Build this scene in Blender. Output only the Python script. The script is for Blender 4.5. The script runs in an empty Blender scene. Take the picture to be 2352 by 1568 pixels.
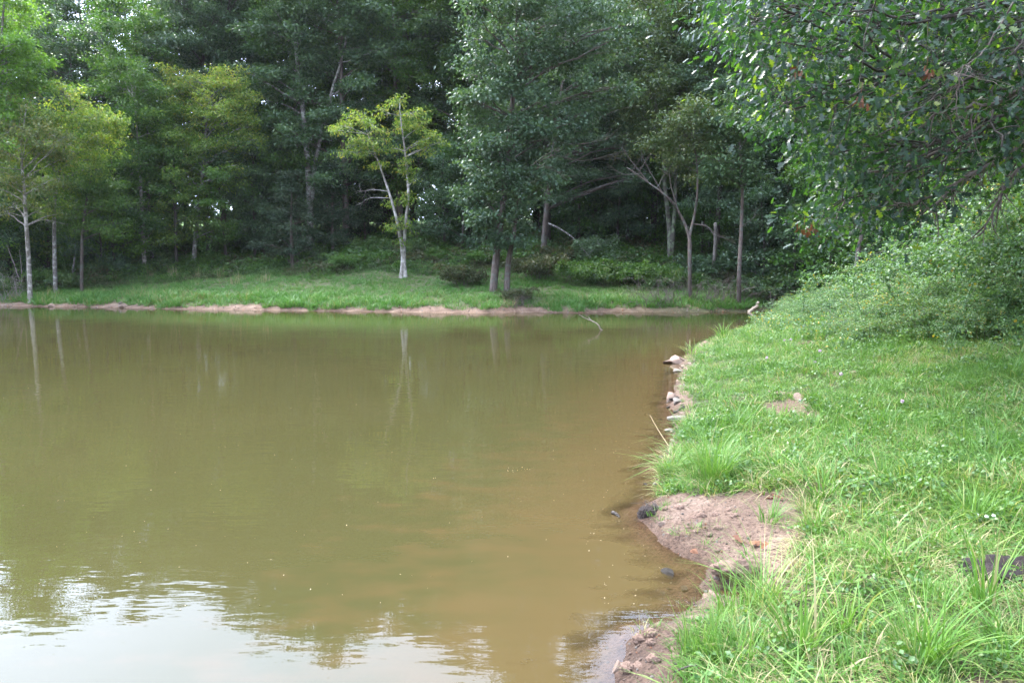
import bpy, math
import numpy as np
from mathutils import Vector

SC = bpy.context.scene
COL = SC.collection
R = math.radians
rng = np.random.default_rng(11)

# ------------------------------------------------------------------ camera, sky, sun, exposure
EYE = 2.2
FPX, CX, CY = 1568.0, 1176.0, 784.0            # focal length and centre in a 2352 x 1568 picture
PITCH = math.atan((784 - 622.5) / 1568.0)
cam = bpy.data.cameras.new('camera')
cam.sensor_width = 36.0
cam.lens = 24.0
cam.clip_start = 0.05
cam.clip_end = 2000
camo = bpy.data.objects.new('camera', cam)
COL.objects.link(camo)
camo.location = (0, 0, EYE)
camo.rotation_euler = (R(90) - PITCH, 0, 0)
SC.camera = camo

HAZE = 0.00009
SUN_EL, SUN_AZ = 54.0, -47.0                    # azimuth from +Y towards +X
world = bpy.data.worlds.new('World')
SC.world = world
world.use_nodes = True
wn, wl = world.node_tree.nodes, world.node_tree.links
wn.clear()
w_out = wn.new('ShaderNodeOutputWorld')
w_bg = wn.new('ShaderNodeBackground')
w_sky = wn.new('ShaderNodeTexSky')
w_sky.sky_type = 'NISHITA'
w_sky.sun_disc = False
w_sky.sun_elevation = R(SUN_EL)
w_sky.sun_rotation = R(SUN_AZ)
w_sky.dust_density = 3.0
w_tc = wn.new('ShaderNodeTexCoord')
w_noise = wn.new('ShaderNodeTexNoise')
w_noise.inputs['Scale'].default_value = 2.2
w_noise.inputs['Detail'].default_value = 6
w_map = wn.new('ShaderNodeMapping')
w_map.inputs['Scale'].default_value = (1, 1, 2.2)
w_ramp = wn.new('ShaderNodeMapRange')
w_ramp.inputs['From Min'].default_value = 0.3
w_ramp.inputs['From Max'].default_value = 0.62
w_ramp.inputs['To Min'].default_value = 0.66
w_ramp.inputs['To Max'].default_value = 1.0
# thin bright overcast: brighter where the hazy sun stands behind it
w_dot = wn.new('ShaderNodeVectorMath'); w_dot.operation = 'DOT_PRODUCT'
w_dot.inputs[1].default_value = (math.sin(R(SUN_AZ)) * math.cos(R(SUN_EL)), math.cos(R(SUN_AZ)) * math.cos(R(SUN_EL)), math.sin(R(SUN_EL)))
w_max = wn.new('ShaderNodeMath'); w_max.operation = 'MAXIMUM'; w_max.inputs[1].default_value = 0
w_pow = wn.new('ShaderNodeMath'); w_pow.operation = 'POWER'; w_pow.inputs[1].default_value = 2.0
w_mad = wn.new('ShaderNodeMath'); w_mad.operation = 'MULTIPLY_ADD'; w_mad.inputs[1].default_value = 2.4; w_mad.inputs[2].default_value = 0.6
w_cl = wn.new('ShaderNodeVectorMath'); w_cl.operation = 'SCALE'
w_cl.inputs[0].default_value = (7.2, 8.4, 11.2)
w_mix = wn.new('ShaderNodeMix'); w_mix.data_type = 'RGBA'
wl.new(w_tc.outputs['Generated'], w_map.inputs['Vector'])
wl.new(w_map.outputs['Vector'], w_noise.inputs['Vector'])
wl.new(w_noise.outputs['Fac'], w_ramp.inputs['Value'])
wl.new(w_tc.outputs['Generated'], w_dot.inputs[0])
wl.new(w_dot.outputs['Value'], w_max.inputs[0])
wl.new(w_max.outputs[0], w_pow.inputs[0])
wl.new(w_pow.outputs[0], w_mad.inputs[0])
wl.new(w_mad.outputs[0], w_cl.inputs['Scale'])
wl.new(w_ramp.outputs['Result'], w_mix.inputs['Factor'])
wl.new(w_sky.outputs['Color'], w_mix.inputs['A'])
wl.new(w_cl.outputs['Vector'], w_mix.inputs['B'])
wl.new(w_mix.outputs['Result'], w_bg.inputs['Color'])
w_bg.inputs['Strength'].default_value = 0.118
wl.new(w_bg.outputs['Background'], w_out.inputs['Surface'])

sun = bpy.data.lights.new('sun', 'SUN')
sun.energy = 2.2
sun.angle = R(14)
sun.color = (1.0, 0.95, 0.86)
suno = bpy.data.objects.new('sun', sun)
COL.objects.link(suno)
sd = Vector((math.sin(R(SUN_AZ)) * math.cos(R(SUN_EL)), math.cos(R(SUN_AZ)) * math.cos(R(SUN_EL)), math.sin(R(SUN_EL))))
suno.rotation_euler = sd.to_track_quat('Z', 'Y').to_euler()
suno.location = (0, 0, 60)

SC.view_settings.view_transform = 'Standard'
SC.view_settings.look = 'None'
SC.view_settings.gamma = 1
SC.view_settings.use_curve_mapping = False
SC.view_settings.exposure = 2.22
SC.render.engine = 'CYCLES'
cy = SC.cycles
cy.max_bounces = 6
cy.diffuse_bounces = 3
cy.glossy_bounces = 3
cy.transmission_bounces = 4
cy.transparent_max_bounces = 6
cy.sample_clamp_indirect = 8
cy.use_denoising = True
cy.caustics_reflective = False
cy.caustics_refractive = False

# ------------------------------------------------------------------ helpers
CP, SP = math.cos(PITCH), math.sin(PITCH)


def ray(u, v):
    a, b = (u - CX) / FPX, (CY - v) / FPX
    return np.array([a, CP + b * SP, -SP + b * CP])


def at(u, v, Y):
    """the point of the place that is Y metres ahead in the direction u, v"""
    d = ray(u, v)
    return np.array([0, 0, EYE]) + d * (Y / d[1])


def onz(u, v, z=0.0):
    d = ray(u, v)
    return np.array([0, 0, EYE]) + d * ((z - EYE) / d[2])


def nrm(a):
    return a / np.maximum(np.linalg.norm(a, axis=-1, keepdims=True), 1e-9)


def mesh_np(name, V, F, mat=None, smooth=False, attrs=None):
    me = bpy.data.meshes.new(name)
    V = np.ascontiguousarray(V, dtype=np.float32)
    F = np.ascontiguousarray(F, dtype=np.int32)
    k = F.shape[1]
    me.vertices.add(len(V))
    me.vertices.foreach_set('co', V.ravel())
    me.loops.add(F.size)
    me.loops.foreach_set('vertex_index', F.ravel())
    me.polygons.add(len(F))
    me.polygons.foreach_set('loop_start', np.arange(len(F), dtype=np.int32) * k)
    if smooth:
        me.polygons.foreach_set('use_smooth', np.ones(len(F), dtype=bool))
    for an, av in (attrs or {}).items():
        a = me.attributes.new(an, 'FLOAT', 'POINT')
        a.data.foreach_set('value', np.ascontiguousarray(av, dtype=np.float32))
    me.update(calc_edges=True)
    if mat:
        me.materials.append(mat)
    return me


def obj(name, me, parent=None, loc=None):
    o = bpy.data.objects.new(name, me)
    COL.objects.link(o)
    if parent is not None:
        o.parent = parent
    if loc is not None:
        o.location = loc
    return o


def tag(o, label=None, cat=None, group=None, kind=None):
    if label: o['label'] = label
    if cat: o['category'] = cat
    if group: o['group'] = group
    if kind: o['kind'] = kind
    return o


def empty(name, loc, label, cat, group=None):
    o = bpy.data.objects.new(name, None)
    o.empty_display_size = 0.2
    COL.objects.link(o)
    o.location = loc
    return tag(o, label, cat, group)


def copy_tree(o, parent=None):
    c = o.copy()
    COL.objects.link(c)
    if parent is not None:
        c.parent = parent
    for ch in list(o.children):
        copy_tree(ch, c)
    return c


class MB:
    """collects triangles; every vertex carries a tint"""
    def __init__(s):
        s.V, s.F, s.T, s.n = [], [], [], 0

    def add(s, V, F, t=0.5):
        s.V.append(np.asarray(V, float)); s.F.append(np.asarray(F, int) + s.n)
        s.T.append(np.broadcast_to(np.asarray(t, float), (len(V),)))
        s.n += len(V)

    def tube(s, P, Rd, k=6, t=0.5):
        P = np.asarray(P, float); n = len(P)
        Rd = np.broadcast_to(np.asarray(Rd, float), (n,))
        T = nrm(np.gradient(P, axis=0))
        ax = np.eye(3)[np.argmin(np.abs(T.mean(0)))]
        N = nrm(np.cross(T, ax)); B = np.cross(T, N)
        a = np.linspace(0, 2 * np.pi, k, endpoint=False)
        V = P[:, None] + Rd[:, None, None] * (np.cos(a)[None, :, None] * N[:, None] + np.sin(a)[None, :, None] * B[:, None])
        V = V.reshape(-1, 3)
        i = np.arange(n - 1)[:, None] * k; j = np.arange(k)[None]; j2 = (j + 1) % k
        a0, a1, b0, b1 = i + j, i + j2, i + k + j, i + k + j2
        F = np.concatenate([np.stack([a0, a1, b1], -1).reshape(-1, 3), np.stack([a0, b1, b0], -1).reshape(-1, 3)])
        cap = (n - 1) * k
        F = np.concatenate([F, [[cap, cap + q, cap + q + 1] for q in range(1, k - 1)]])
        s.add(V, F, t)

    def mesh(s, name, mat, smooth=True, org=(0, 0, 0)):
        V = np.concatenate(s.V) - np.asarray(org)
        return mesh_np(name, V, np.concatenate(s.F), mat, smooth, {'tint': np.concatenate(s.T)})


def smooth_path(P, n=16):
    P = np.asarray(P, float)
    if len(P) < 3:
        t = np.linspace(0, 1, n)[:, None]
        return P[0] * (1 - t) + P[-1] * t
    Q = np.concatenate([[2 * P[0] - P[1]], P, [2 * P[-1] - P[-2]]])
    out = []
    for t in np.linspace(0, len(P) - 1 - 1e-6, n):
        i = int(t); f = t - i
        a, b, c, d = Q[i], Q[i + 1], Q[i + 2], Q[i + 3]
        out.append(0.5 * (2 * b + (c - a) * f + (2 * a - 5 * b + 4 * c - d) * f * f + (3 * b - a - 3 * c + d) * f ** 3))
    return np.array(out)


def vnoise(x, y, seed=0):
    """smooth value noise, about -1..1, vectorised"""
    x = np.asarray(x, float); y = np.asarray(y, float)
    xi, yi = np.floor(x).astype(np.int64), np.floor(y).astype(np.int64)
    fx, fy = x - xi, y - yi
    fx, fy = fx * fx * (3 - 2 * fx), fy * fy * (3 - 2 * fy)

    def h(a, b):
        q = (a * 374761393 + b * 668265263 + seed * 1442695041) & 0x7fffffff
        q = ((q ^ (q >> 13)) * 1274126177) & 0x7fffffff
        return ((q ^ (q >> 16)) & 0xffff) / 32767.5 - 1
    return (h(xi, yi) * (1 - fx) + h(xi + 1, yi) * fx) * (1 - fy) + (h(xi, yi + 1) * (1 - fx) + h(xi + 1, yi + 1) * fx) * fy


def sstep(a, b, x):
    t = np.clip((x - a) / (b - a), 0, 1)
    return t * t * (3 - 2 * t)


# ------------------------------------------------------------------ materials
def new_mat(name):
    m = bpy.data.materials.new(name)
    m.use_nodes = True
    m.node_tree.nodes.clear()
    return m, m.node_tree.nodes, m.node_tree.links


def ramp_node(n, stops):
    r = n.new('ShaderNodeValToRGB')
    els = r.color_ramp.elements
    while len(els) < len(stops):
        els.new(0.5)
    for e, (p, c) in zip(els, stops):
        e.position = p
        e.color = (*c, 1)
    return r


def leaf_mat(name, stops, trans=0.4, rough=0.42, spec=0.5, patch=0.0, pscale=0.6, tboost=(1.25, 1.35, 0.55)):
    m, n, l = new_mat(name)
    out = n.new('ShaderNodeOutputMaterial')
    at_ = n.new('ShaderNodeAttribute'); at_.attribute_name = 'tint'
    rp = ramp_node(n, stops)
    if patch:
        geo = n.new('ShaderNodeNewGeometry')
        no = n.new('ShaderNodeTexNoise'); no.inputs['Scale'].default_value = pscale; no.inputs['Detail'].default_value = 4
        ma = n.new('ShaderNodeMath'); ma.operation = 'MULTIPLY_ADD'; ma.inputs[1].default_value = patch; ma.inputs[2].default_value = -patch / 2
        ad = n.new('ShaderNodeMath'); ad.operation = 'ADD'; ad.use_clamp = True
        l.new(geo.outputs['Position'], no.inputs['Vector'])
        l.new(no.outputs['Fac'], ma.inputs[0])
        l.new(ma.outputs[0], ad.inputs[0]); l.new(at_.outputs['Fac'], ad.inputs[1])
        l.new(ad.outputs[0], rp.inputs['Fac'])
    else:
        l.new(at_.outputs['Fac'], rp.inputs['Fac'])
    p = n.new('ShaderNodeBsdfPrincipled')
    p.inputs['Roughness'].default_value = rough
    p.inputs['Specular IOR Level'].default_value = spec
    l.new(rp.outputs['Color'], p.inputs['Base Color'])
    t = n.new('ShaderNodeBsdfTranslucent')
    mu = n.new('ShaderNodeMix'); mu.data_type = 'RGBA'; mu.blend_type = 'MULTIPLY'
    mu.inputs['Factor'].default_value = 1
    mu.inputs['B'].default_value = (*tboost, 1)
    l.new(rp.outputs['Color'], mu.inputs['A'])
    l.new(mu.outputs['Result'], t.inputs['Color'])
    mx = n.new('ShaderNodeMixShader'); mx.inputs['Fac'].default_value = trans
    l.new(p.outputs[0], mx.inputs[1]); l.new(t.outputs[0], mx.inputs[2])
    l.new(mx.outputs[0], out.inputs['Surface'])
    return m


def bark_mat(name, dark, light, scale=9.0, lichen=None, lo=0.35, hi=0.65):
    m, n, l = new_mat(name)
    out = n.new('ShaderNodeOutputMaterial')
    p = n.new('ShaderNodeBsdfPrincipled'); p.inputs['Roughness'].default_value = 0.9
    p.inputs['Specular IOR Level'].default_value = 0.15
    tc = n.new('ShaderNodeTexCoord')
    mp = n.new('ShaderNodeMapping'); mp.inputs['Scale'].default_value = (1, 1, 0.22)
    no = n.new('ShaderNodeTexNoise'); no.inputs['Scale'].default_value = scale; no.inputs['Detail'].default_value = 8
    no.inputs['Roughness'].default_value = 0.7
    rp = ramp_node(n, [(lo, dark), (hi, light)])
    l.new(tc.outputs['Object'], mp.inputs['Vector']); l.new(mp.outputs[0], no.inputs['Vector'])
    l.new(no.outputs['Fac'], rp.inputs['Fac'])
    col = rp.outputs['Color']
    if lichen:
        n2 = n.new('ShaderNodeTexNoise'); n2.inputs['Scale'].default_value = 3.3; n2.inputs['Detail'].default_value = 6
        r2 = ramp_node(n, [(0.5, (0, 0, 0)), (0.6, (1, 1, 1))])
        mx = n.new('ShaderNodeMix'); mx.data_type = 'RGBA'
        mx.inputs['B'].default_value = (*lichen, 1)
        l.new(tc.outputs['Object'], n2.inputs['Vector']); l.new(n2.outputs['Fac'], r2.inputs['Fac'])
        l.new(r2.outputs['Color'], mx.inputs['Factor']); l.new(col, mx.inputs['A'])
        col = mx.outputs['Result']
    l.new(col, p.inputs['Base Color'])
    b = n.new('ShaderNodeBump'); b.inputs['Strength'].default_value = 0.8; b.inputs['Distance'].default_value = 0.02
    l.new(no.outputs['Fac'], b.inputs['Height']); l.new(b.outputs[0], p.inputs['Normal'])
    l.new(p.outputs[0], out.inputs['Surface'])
    return m


def rock_mat(name, a, b, scale=14.0, rough=0.85):
    m, n, l = new_mat(name)
    out = n.new('ShaderNodeOutputMaterial')
    p = n.new('ShaderNodeBsdfPrincipled'); p.inputs['Roughness'].default_value = rough; p.inputs['Specular IOR Level'].default_value = .25
    tc = n.new('ShaderNodeTexCoord')
    no = n.new('ShaderNodeTexNoise'); no.inputs['Scale'].default_value = scale; no.inputs['Detail'].default_value = 9; no.inputs['Roughness'].default_value = 0.72
    rp = ramp_node(n, [(0.3, a), (0.7, b)])
    l.new(tc.outputs['Object'], no.inputs['Vector']); l.new(no.outputs['Fac'], rp.inputs['Fac'])
    l.new(rp.outputs['Color'], p.inputs['Base Color'])
    bp = n.new('ShaderNodeBump'); bp.inputs['Strength'].default_value = 0.9; bp.inputs['Distance'].default_value = 0.05 if scale > 20 else 0.02
    l.new(no.outputs['Fac'], bp.inputs['Height']); l.new(bp.outputs[0], p.inputs['Normal'])
    l.new(p.outputs[0], out.inputs['Surface'])
    return m


M = {}
M['oak'] = leaf_mat('oak leaf', [(0.0, (.026, .056, .026)), (0.5, (.052, .1, .044)), (1.0, (.105, .16, .06))], 0.3, 0.45, 0.28)
M['oak_blue'] = leaf_mat('bluish oak leaf', [(0.0, (.03, .06, .034)), (0.5, (.06, .108, .058)), (1.0, (.115, .17, .085))], 0.3, 0.45, 0.28)
M['oak_warm'] = leaf_mat('olive oak leaf', [(0.0, (.033, .06, .023)), (0.5, (.062, .1, .036)), (1.0, (.12, .14, .05))], 0.3, 0.45, 0.28)
M['green'] = leaf_mat('green leaf', [(0.0, (.03, .075, .016)), (0.5, (.055, .125, .022)), (1.0, (.11, .18, .03))], 0.42, 0.45, 0.4)
M['bright'] = leaf_mat('bright leaf', [(0.0, (.06, .13, .02)), (0.5, (.10, .2, .03)), (1.0, (.17, .26, .045))], 0.5, 0.45, 0.4)
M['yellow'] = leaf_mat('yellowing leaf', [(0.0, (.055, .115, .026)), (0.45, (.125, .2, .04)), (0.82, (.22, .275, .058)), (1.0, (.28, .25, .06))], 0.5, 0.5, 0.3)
M['olive'] = leaf_mat('olive leaf', [(0.0, (.05, .085, .025)), (0.5, (.10, .14, .04)), (1.0, (.2, .19, .06))], 0.42, 0.5, 0.35)
M['cedar'] = leaf_mat('cedar spray', [(0.0, (.014, .03, .014)), (0.6, (.024, .05, .02)), (1.0, (.05, .06, .025))], 0.12, 0.6, 0.25)
M['near_oak'] = leaf_mat('near oak leaf', [(0.0, (.010, .026, .015)), (0.5, (.018, .043, .02)), (0.85, (.04, .085, .022)), (1.0, (.13, .17, .03))], 0.5, 0.3, 0.3, tboost=(1.7, 2.0, .55))
M['bramble'] = leaf_mat('bramble leaf', [(0.0, (.045, .1, .04)), (0.5, (.1, .185, .068)), (0.95, (.18, .27, .09)), (1.0, (.35, .25, .03))], 0.38, 0.42, 0.5)
M['shrub'] = leaf_mat('shrub leaf', [(0.0, (.025, .06, .02)), (0.5, (.05, .105, .028)), (1.0, (.11, .14, .035))], 0.35, 0.5, 0.4)
M['russet'] = leaf_mat('russet shrub leaf', [(0.0, (.03, .05, .02)), (0.5, (.058, .075, .028)), (1.0, (.1, .08, .038))], 0.3, 0.55, 0.3)
M['dead_leaf'] = leaf_mat('dead leaf', [(0.0, (.07, .03, .016)), (1.0, (.2, .085, .04))], 0.25, 0.6, 0.3, tboost=(1.2, .9, .6))
M['grass'] = leaf_mat('grass blade', [(0.0, (.055, .115, .022)), (0.4, (.084, .182, .034)), (0.75, (.138, .248, .05)), (0.92, (.21, .262, .07)), (1.0, (.36, .3, .16))], 0.36, 0.45, 0.28, patch=0.8, pscale=0.7, tboost=(1.1, 1.2, .6))
M['far_grass'] = leaf_mat('far grass blade', [(0.0, (.048, .125, .028)), (0.5, (.08, .19, .042)), (0.9, (.13, .22, .055)), (1.0, (.25, .2, .1))], 0.3, 0.5, 0.3, patch=0.7, pscale=0.35, tboost=(1, 1.2, .6))
M['weed'] = leaf_mat('weed leaf', [(0.0, (.05, .115, .03)), (0.5, (.09, .175, .04)), (1.0, (.17, .25, .05))], 0.35, 0.45, 0.5, patch=0.3, pscale=0.7)
M['dry'] = leaf_mat('dry grass stalk', [(0.0, (.2, .14, .08)), (1.0, (.42, .33, .2))], 0.2, 0.7, 0.2, tboost=(1, 1, .8))
M['petal'] = leaf_mat('clover petal', [(0.0, (.55, .3, .5)), (1.0, (.8, .7, .75))], 0.3, 0.6, 0.2, tboost=(1, 1, 1))
M['white_petal'] = leaf_mat('white petal', [(0.0, (.75, .72, .66)), (1.0, (.8, .8, .76))], 0.3, 0.6, 0.2, tboost=(1, 1, 1))
M['bark_grey'] = bark_mat('grey bark', (.06, .052, .046), (.2, .18, .16), lichen=(.28, .28, .25))
M['bark_pale'] = bark_mat('pale bark', (.085, .075, .062), (.26, .235, .2), lichen=(.34, .32, .28))
M['bark_white'] = bark_mat('whitish bark', (.12, .108, .09), (.33, .305, .27), lichen=(.38, .36, .33))
M['bark_dark'] = bark_mat('dark bark', (.025, .022, .02), (.085, .072, .06))
M['bark_brown'] = bark_mat('brown bark', (.045, .034, .028), (.14, .11, .095), lichen=(.1, .1, .085))
M['bark_moss'] = bark_mat('mossy bark', (.05, .045, .035), (.15, .14, .12), lichen=(.16, .19, .12))
M['dead_wood'] = bark_mat('dead wood', (.12, .1, .085), (.32, .28, .25))
M['bleached'] = bark_mat('bleached wood', (.3, .22, .15), (.55, .45, .34))
M['twig'] = bark_mat('twig', (.05, .04, .035), (.17, .14, .12))
M['rock_pale'] = rock_mat('pale sandstone', (.14, .09, .065), (.3, .22, .165))
M['rock_grey'] = rock_mat('grey stone', (.1, .085, .07), (.26, .22, .18))
M['rock_rust'] = rock_mat('rusty stone', (.13, .055, .03), (.3, .15, .085))
M['rock_wet'] = rock_mat('wet dark stone', (.01, .008, .006), (.04, .031, .02), rough=0.6)
M['clod'] = rock_mat('dark mud', (.012, .009, .008), (.055, .04, .034), scale=26)
M['sandclod'] = rock_mat('sandy clod', (.14, .085, .06), (.28, .19, .14), scale=22)

# ------------------------------------------------------------------ pond outline and the lie of the land
RIGHT = [(1405, 1568), (1402, 1535), (1440, 1480), (1475, 1440), (1540, 1418), (1575, 1390), (1600, 1345), (1622, 1300), (1565, 1278), (1525, 1245),
         (1500, 1215), (1472, 1190), (1482, 1170), (1512, 1145), (1510, 1110), (1515, 1080), (1530, 1040), (1548, 1000), (1548, 965), (1540, 920),
         (1556, 870), (1566, 845), (1556, 832), (1585, 812), (1605, 792), (1655, 770), (1705, 757), (1765, 746), (1795, 739), (1820, 731), (1850, 725)]
FAR = [(1862, 720), (1790, 713), (1720, 716), (1650, 716), (1560, 718), (1480, 717), (1400, 716), (1330, 719), (1230, 717), (1100, 719), (1000, 718), (800, 715),
       (650, 713), (500, 711), (400, 710), (250, 706), (100, 704), (0, 703)]
shore = [onz(u, v)[:2] for u, v in RIGHT + FAR]
shore += [np.array(p) for p in [(-38, 43.5), (-46, 38), (-49, 25), (-40, 10), (-22, 2), (-8, -0.4), (-2, 0.4), (0.05, 1.5), (0.45, 2.7)]]
shore = np.array(shore)
SA, SB = shore, np.roll(shore, -1, 0)


def sdist(x, y):
    """distance to the water's edge, positive on land"""
    P = np.stack([np.ravel(x), np.ravel(y)], -1).astype(float)
    out = np.empty(len(P))
    for c in range(0, len(P), 40000):
        p = P[c:c + 40000]
        best = np.full(len(p), 1e18); inside = np.zeros(len(p), bool)
        for a, b in zip(SA, SB):
            ab = b - a
            t = np.clip(((p - a) @ ab) / (ab @ ab), 0, 1)
            q = p - a - t[:, None] * ab
            best = np.minimum(best, (q * q).sum(1))
            if abs(ab[1]) > 1e-9:
                cr = ((a[1] > p[:, 1]) != (b[1] > p[:, 1])) & (p[:, 0] < a[0] + (p[:, 1] - a[1]) * ab[0] / ab[1])
                inside ^= cr
        d = np.sqrt(best)
        out[c:c + 40000] = np.where(inside, -d, d)
    return out.reshape(np.shape(x))


def inpoly(x, y, poly):
    poly = np.asarray(poly); ins = np.zeros(np.shape(x), bool)
    for a, b in zip(poly, np.roll(poly, -1, 0)):
        if abs(b[1] - a[1]) > 1e-9:
            ins ^= ((a[1] > y) != (b[1] > y)) & (x < a[0] + (y - a[1]) * (b[0] - a[0]) / (b[1] - a[1]))
    return ins


def height(x, y, d=None):
    x = np.asarray(x, float); y = np.asarray(y, float)
    if d is None:
        d = sdist(x, y)
    dw = d + 0.05 * vnoise(x * 3, y * 3, 5) + .03 * vnoise(x * 8, y * 8, 6)
    near = np.interp(dw, [-30, -6, -3, -1.2, -0.4, 0, 0.12, 0.5, 1.5, 3, 5, 7, 9, 12, 16, 40, 300], [-2.5, -1.6, -0.9, -0.36, -0.12, 0, 0.09, 0.18, 0.35, 0.57, 0.86, 1.22, 1.85, 2.75, 3.3, 5.0, 9])
    far = np.interp(dw, [-30, -6, -3, -1, 0, 0.25, 0.9, 2, 6, 12, 25, 45, 70, 300], [-2.5, -1.6, -0.9, -0.3, 0, 0.1, 0.32, 0.55, 1.25, 2.6, 5.4, 8.6, 9.8, 14])
    w = np.maximum(sstep(27, 38, y), sstep(-25, -38, x))
    h = near * (1 - w) + far * w
    land = sstep(0.0, 0.6, d)
    h = h + land * (0.05 * vnoise(x * 0.9, y * 0.9, 1) + 0.03 * vnoise(x * 2.3, y * 2.3, 2))
    h = h + sstep(0.02, 0.15, d) * 0.012 * (1 - .75 * w) * (1.5 * vnoise(x * 5, y * 5, 13) + vnoise(x * 9, y * 9, 3) + 0.6 * vnoise(x * 21, y * 21, 4))
    h = h + sstep(3, 20, d) * 0.2 * vnoise(x * 0.25, y * 0.25, 7)
    # the eroded hole in the sandy patch
    hx, hy, _ = HOLE
    e = ((x - hx) / 0.24) ** 2 + ((y - hy) / 0.15) ** 2
    h = h - 0.24 * np.exp(-e * e)
    return h


HOLE = onz(1722, 1275, 0.3)


def ground(u, v):
    """where the direction u, v meets the land"""
    d = ray(u, v); o = np.array([0, 0, EYE])
    s = np.concatenate([np.arange(1.5, 30, 0.1), np.arange(30, 130, 0.25)])
    P = o + s[:, None] * d
    hh = np.maximum(height(P[:, 0], P[:, 1]), 0)
    k = np.argmax(P[:, 2] < hh)
    return P[k] if P[k][2] < hh[k] else P[-1]


def gz(x, y):
    return float(height(np.array([x]), np.array([y]))[0])


# the grassy part of the near bank
GRASS_EDGE = [(1535, 1700), (1572, 1568), (1576, 1500), (1590, 1450), (1630, 1395), (1668, 1376), (1705, 1380), (1790, 1364), (1850, 1312), (1880, 1200), (1905, 1178),
              (1880, 1160), (1800, 1146), (1700, 1135), (1600, 1124), (1522, 1104), (1520, 1075), (1535, 1038), (1562, 1010), (1585, 985), (1590, 930), (1578, 880),
              (1574, 845), (1590, 818), (1610, 795), (1660, 773), (1710, 760), (1768, 750), (1800, 742), (1830, 733)]
GE = [onz(u, v, 0.2)[:2] for u, v in GRASS_EDGE] + [np.array(p) for p in [(30, 34), (60, 30), (60, -5), (0.6, 0.5)]]
BARE = [(onz(1810, 905, .55), .3, .42), (onz(1838, 917, .55), .25, .3), (onz(1865, 783, .6), .35, .5), (onz(2345, 800, .9), .45, .6), (onz(2240, 1250, .6), .12, .12),
        (onz(2310, 1480, .6), .2, .15), (onz(1960, 850, .6), .2, .3)]


def grassy(x, y, jit=0.12):
    x = np.asarray(x, float); y = np.asarray(y, float)
    jx = x + jit * vnoise(x * 4, y * 4, 21) + jit * .6 * vnoise(x * 11, y * 11, 22)
    jy = y + jit * vnoise(x * 4, y * 4, 23) + jit * .6 * vnoise(x * 11, y * 11, 24)
    g = inpoly(jx, jy, GE)
    for c, a, b in BARE:
        g &= ((jx - c[0]) / a) ** 2 + ((jy - c[1]) / b) ** 2 > 1
    return g


def grid_lines(segs):
    out = [segs[0][0]]
    for a, b, st in segs:
        n = max(1, int(round((b - a) / st)))
        out += list(np.linspace(a, b, n + 1)[1:])
    return np.array(out)


GX = grid_lines([(-260, -60, 12), (-60, -2, 0.8), (-2, 0.4, .2), (0.4, 5, 0.05), (5, 12, 0.16), (12, 50, 0.9), (50, 260, 12)])
GY = grid_lines([(-60, 0, 5), (0, 2.6, .3), (2.6, 9, 0.05), (9, 15, 0.12), (15, 34, 0.3), (34, 50, .3), (50, 80, 0.8), (80, 330, 12)])
XX, YY = np.meshgrid(GX, GY)
DD = sdist(XX, YY)
HH = height(XX, YY, DD)
nx, ny = len(GX), len(GY)
ii = (np.arange(ny - 1)[:, None] * nx + np.arange(nx - 1)[None]).ravel()
QF = np.stack([ii, ii + 1, ii + nx + 1, ii + nx], -1)
wfar = np.maximum(sstep(28, 36, YY), sstep(-25, -38, XX))
sandm = np.where(wfar > 0.5, sstep(0.8, 0.4, DD + 0.3 * vnoise(XX * 1.7, YY * 1.7, 31) + .35 * vnoise(XX * .45, YY * .45, 35)) * (1 - 0.92 * sstep(4, 11, XX)), (~grassy(XX, YY)) * 1.0)
forest = wfar * sstep(10.5, 15, DD + 2.5 * vnoise(XX * .3, YY * .3, 33) + 5 * sstep(2, 12, XX)) * sstep(80, 70, YY)
forest = np.maximum(forest, sstep(13, 15, XX) * sstep(8, 12, YY) * (1 - wfar))
wetm = sstep(0.16, 0.0, HH) * sstep(-.04, 0, HH)

gm, n, l = new_mat('soil sand and litter')
g_out = n.new('ShaderNodeOutputMaterial')
gp = n.new('ShaderNodeBsdfPrincipled'); gp.inputs['Roughness'].default_value = 0.9; gp.inputs['Specular IOR Level'].default_value = 0.3
geo = n.new('ShaderNodeNewGeometry')
n1 = n.new('ShaderNodeTexNoise'); n1.inputs['Scale'].default_value = 2.2; n1.inputs['Detail'].default_value = 10; n1.inputs['Roughness'].default_value = 0.7
n2 = n.new('ShaderNodeTexNoise'); n2.inputs['Scale'].default_value = 38; n2.inputs['Detail'].default_value = 6; n2.inputs['Roughness'].default_value = 0.75
l.new(geo.outputs['Position'], n1.inputs['Vector']); l.new(geo.outputs['Position'], n2.inputs['Vector'])
r_soil = ramp_node(n, [(0.3, (.05, .045, .022)), (0.55, (.075, .085, .03)), (0.75, (.12, .1, .06))])
r_for = ramp_node(n, [(0.3, (.03, .022, .014)), (0.6, (.07, .048, .03)), (0.8, (.12, .085, .055))])
r_sand = ramp_node(n, [(0.3, (.12, .075, .052)), (0.5, (.2, .133, .094)), (0.7, (.29, .21, .158))])
r_peb = ramp_node(n, [(0.36, (.36, .3, .27)), (0.5, (.95, .93, .9)), (0.66, (1.3, 1.25, 1.2))])
r_mead = ramp_node(n, [(0.3, (.06, .12, .02)), (0.7, (.1, .17, .03))])
l.new(n1.outputs['Fac'], r_soil.inputs['Fac']); l.new(n2.outputs['Fac'], r_for.inputs['Fac']); l.new(n1.outputs['Fac'], r_sand.inputs['Fac'])
l.new(n2.outputs['Fac'], r_peb.inputs['Fac']); l.new(n1.outputs['Fac'], r_mead.inputs['Fac'])


def attr(n, nm):
    a = n.new('ShaderNodeAttribute'); a.attribute_name = nm
    return a.outputs['Fac']


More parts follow.
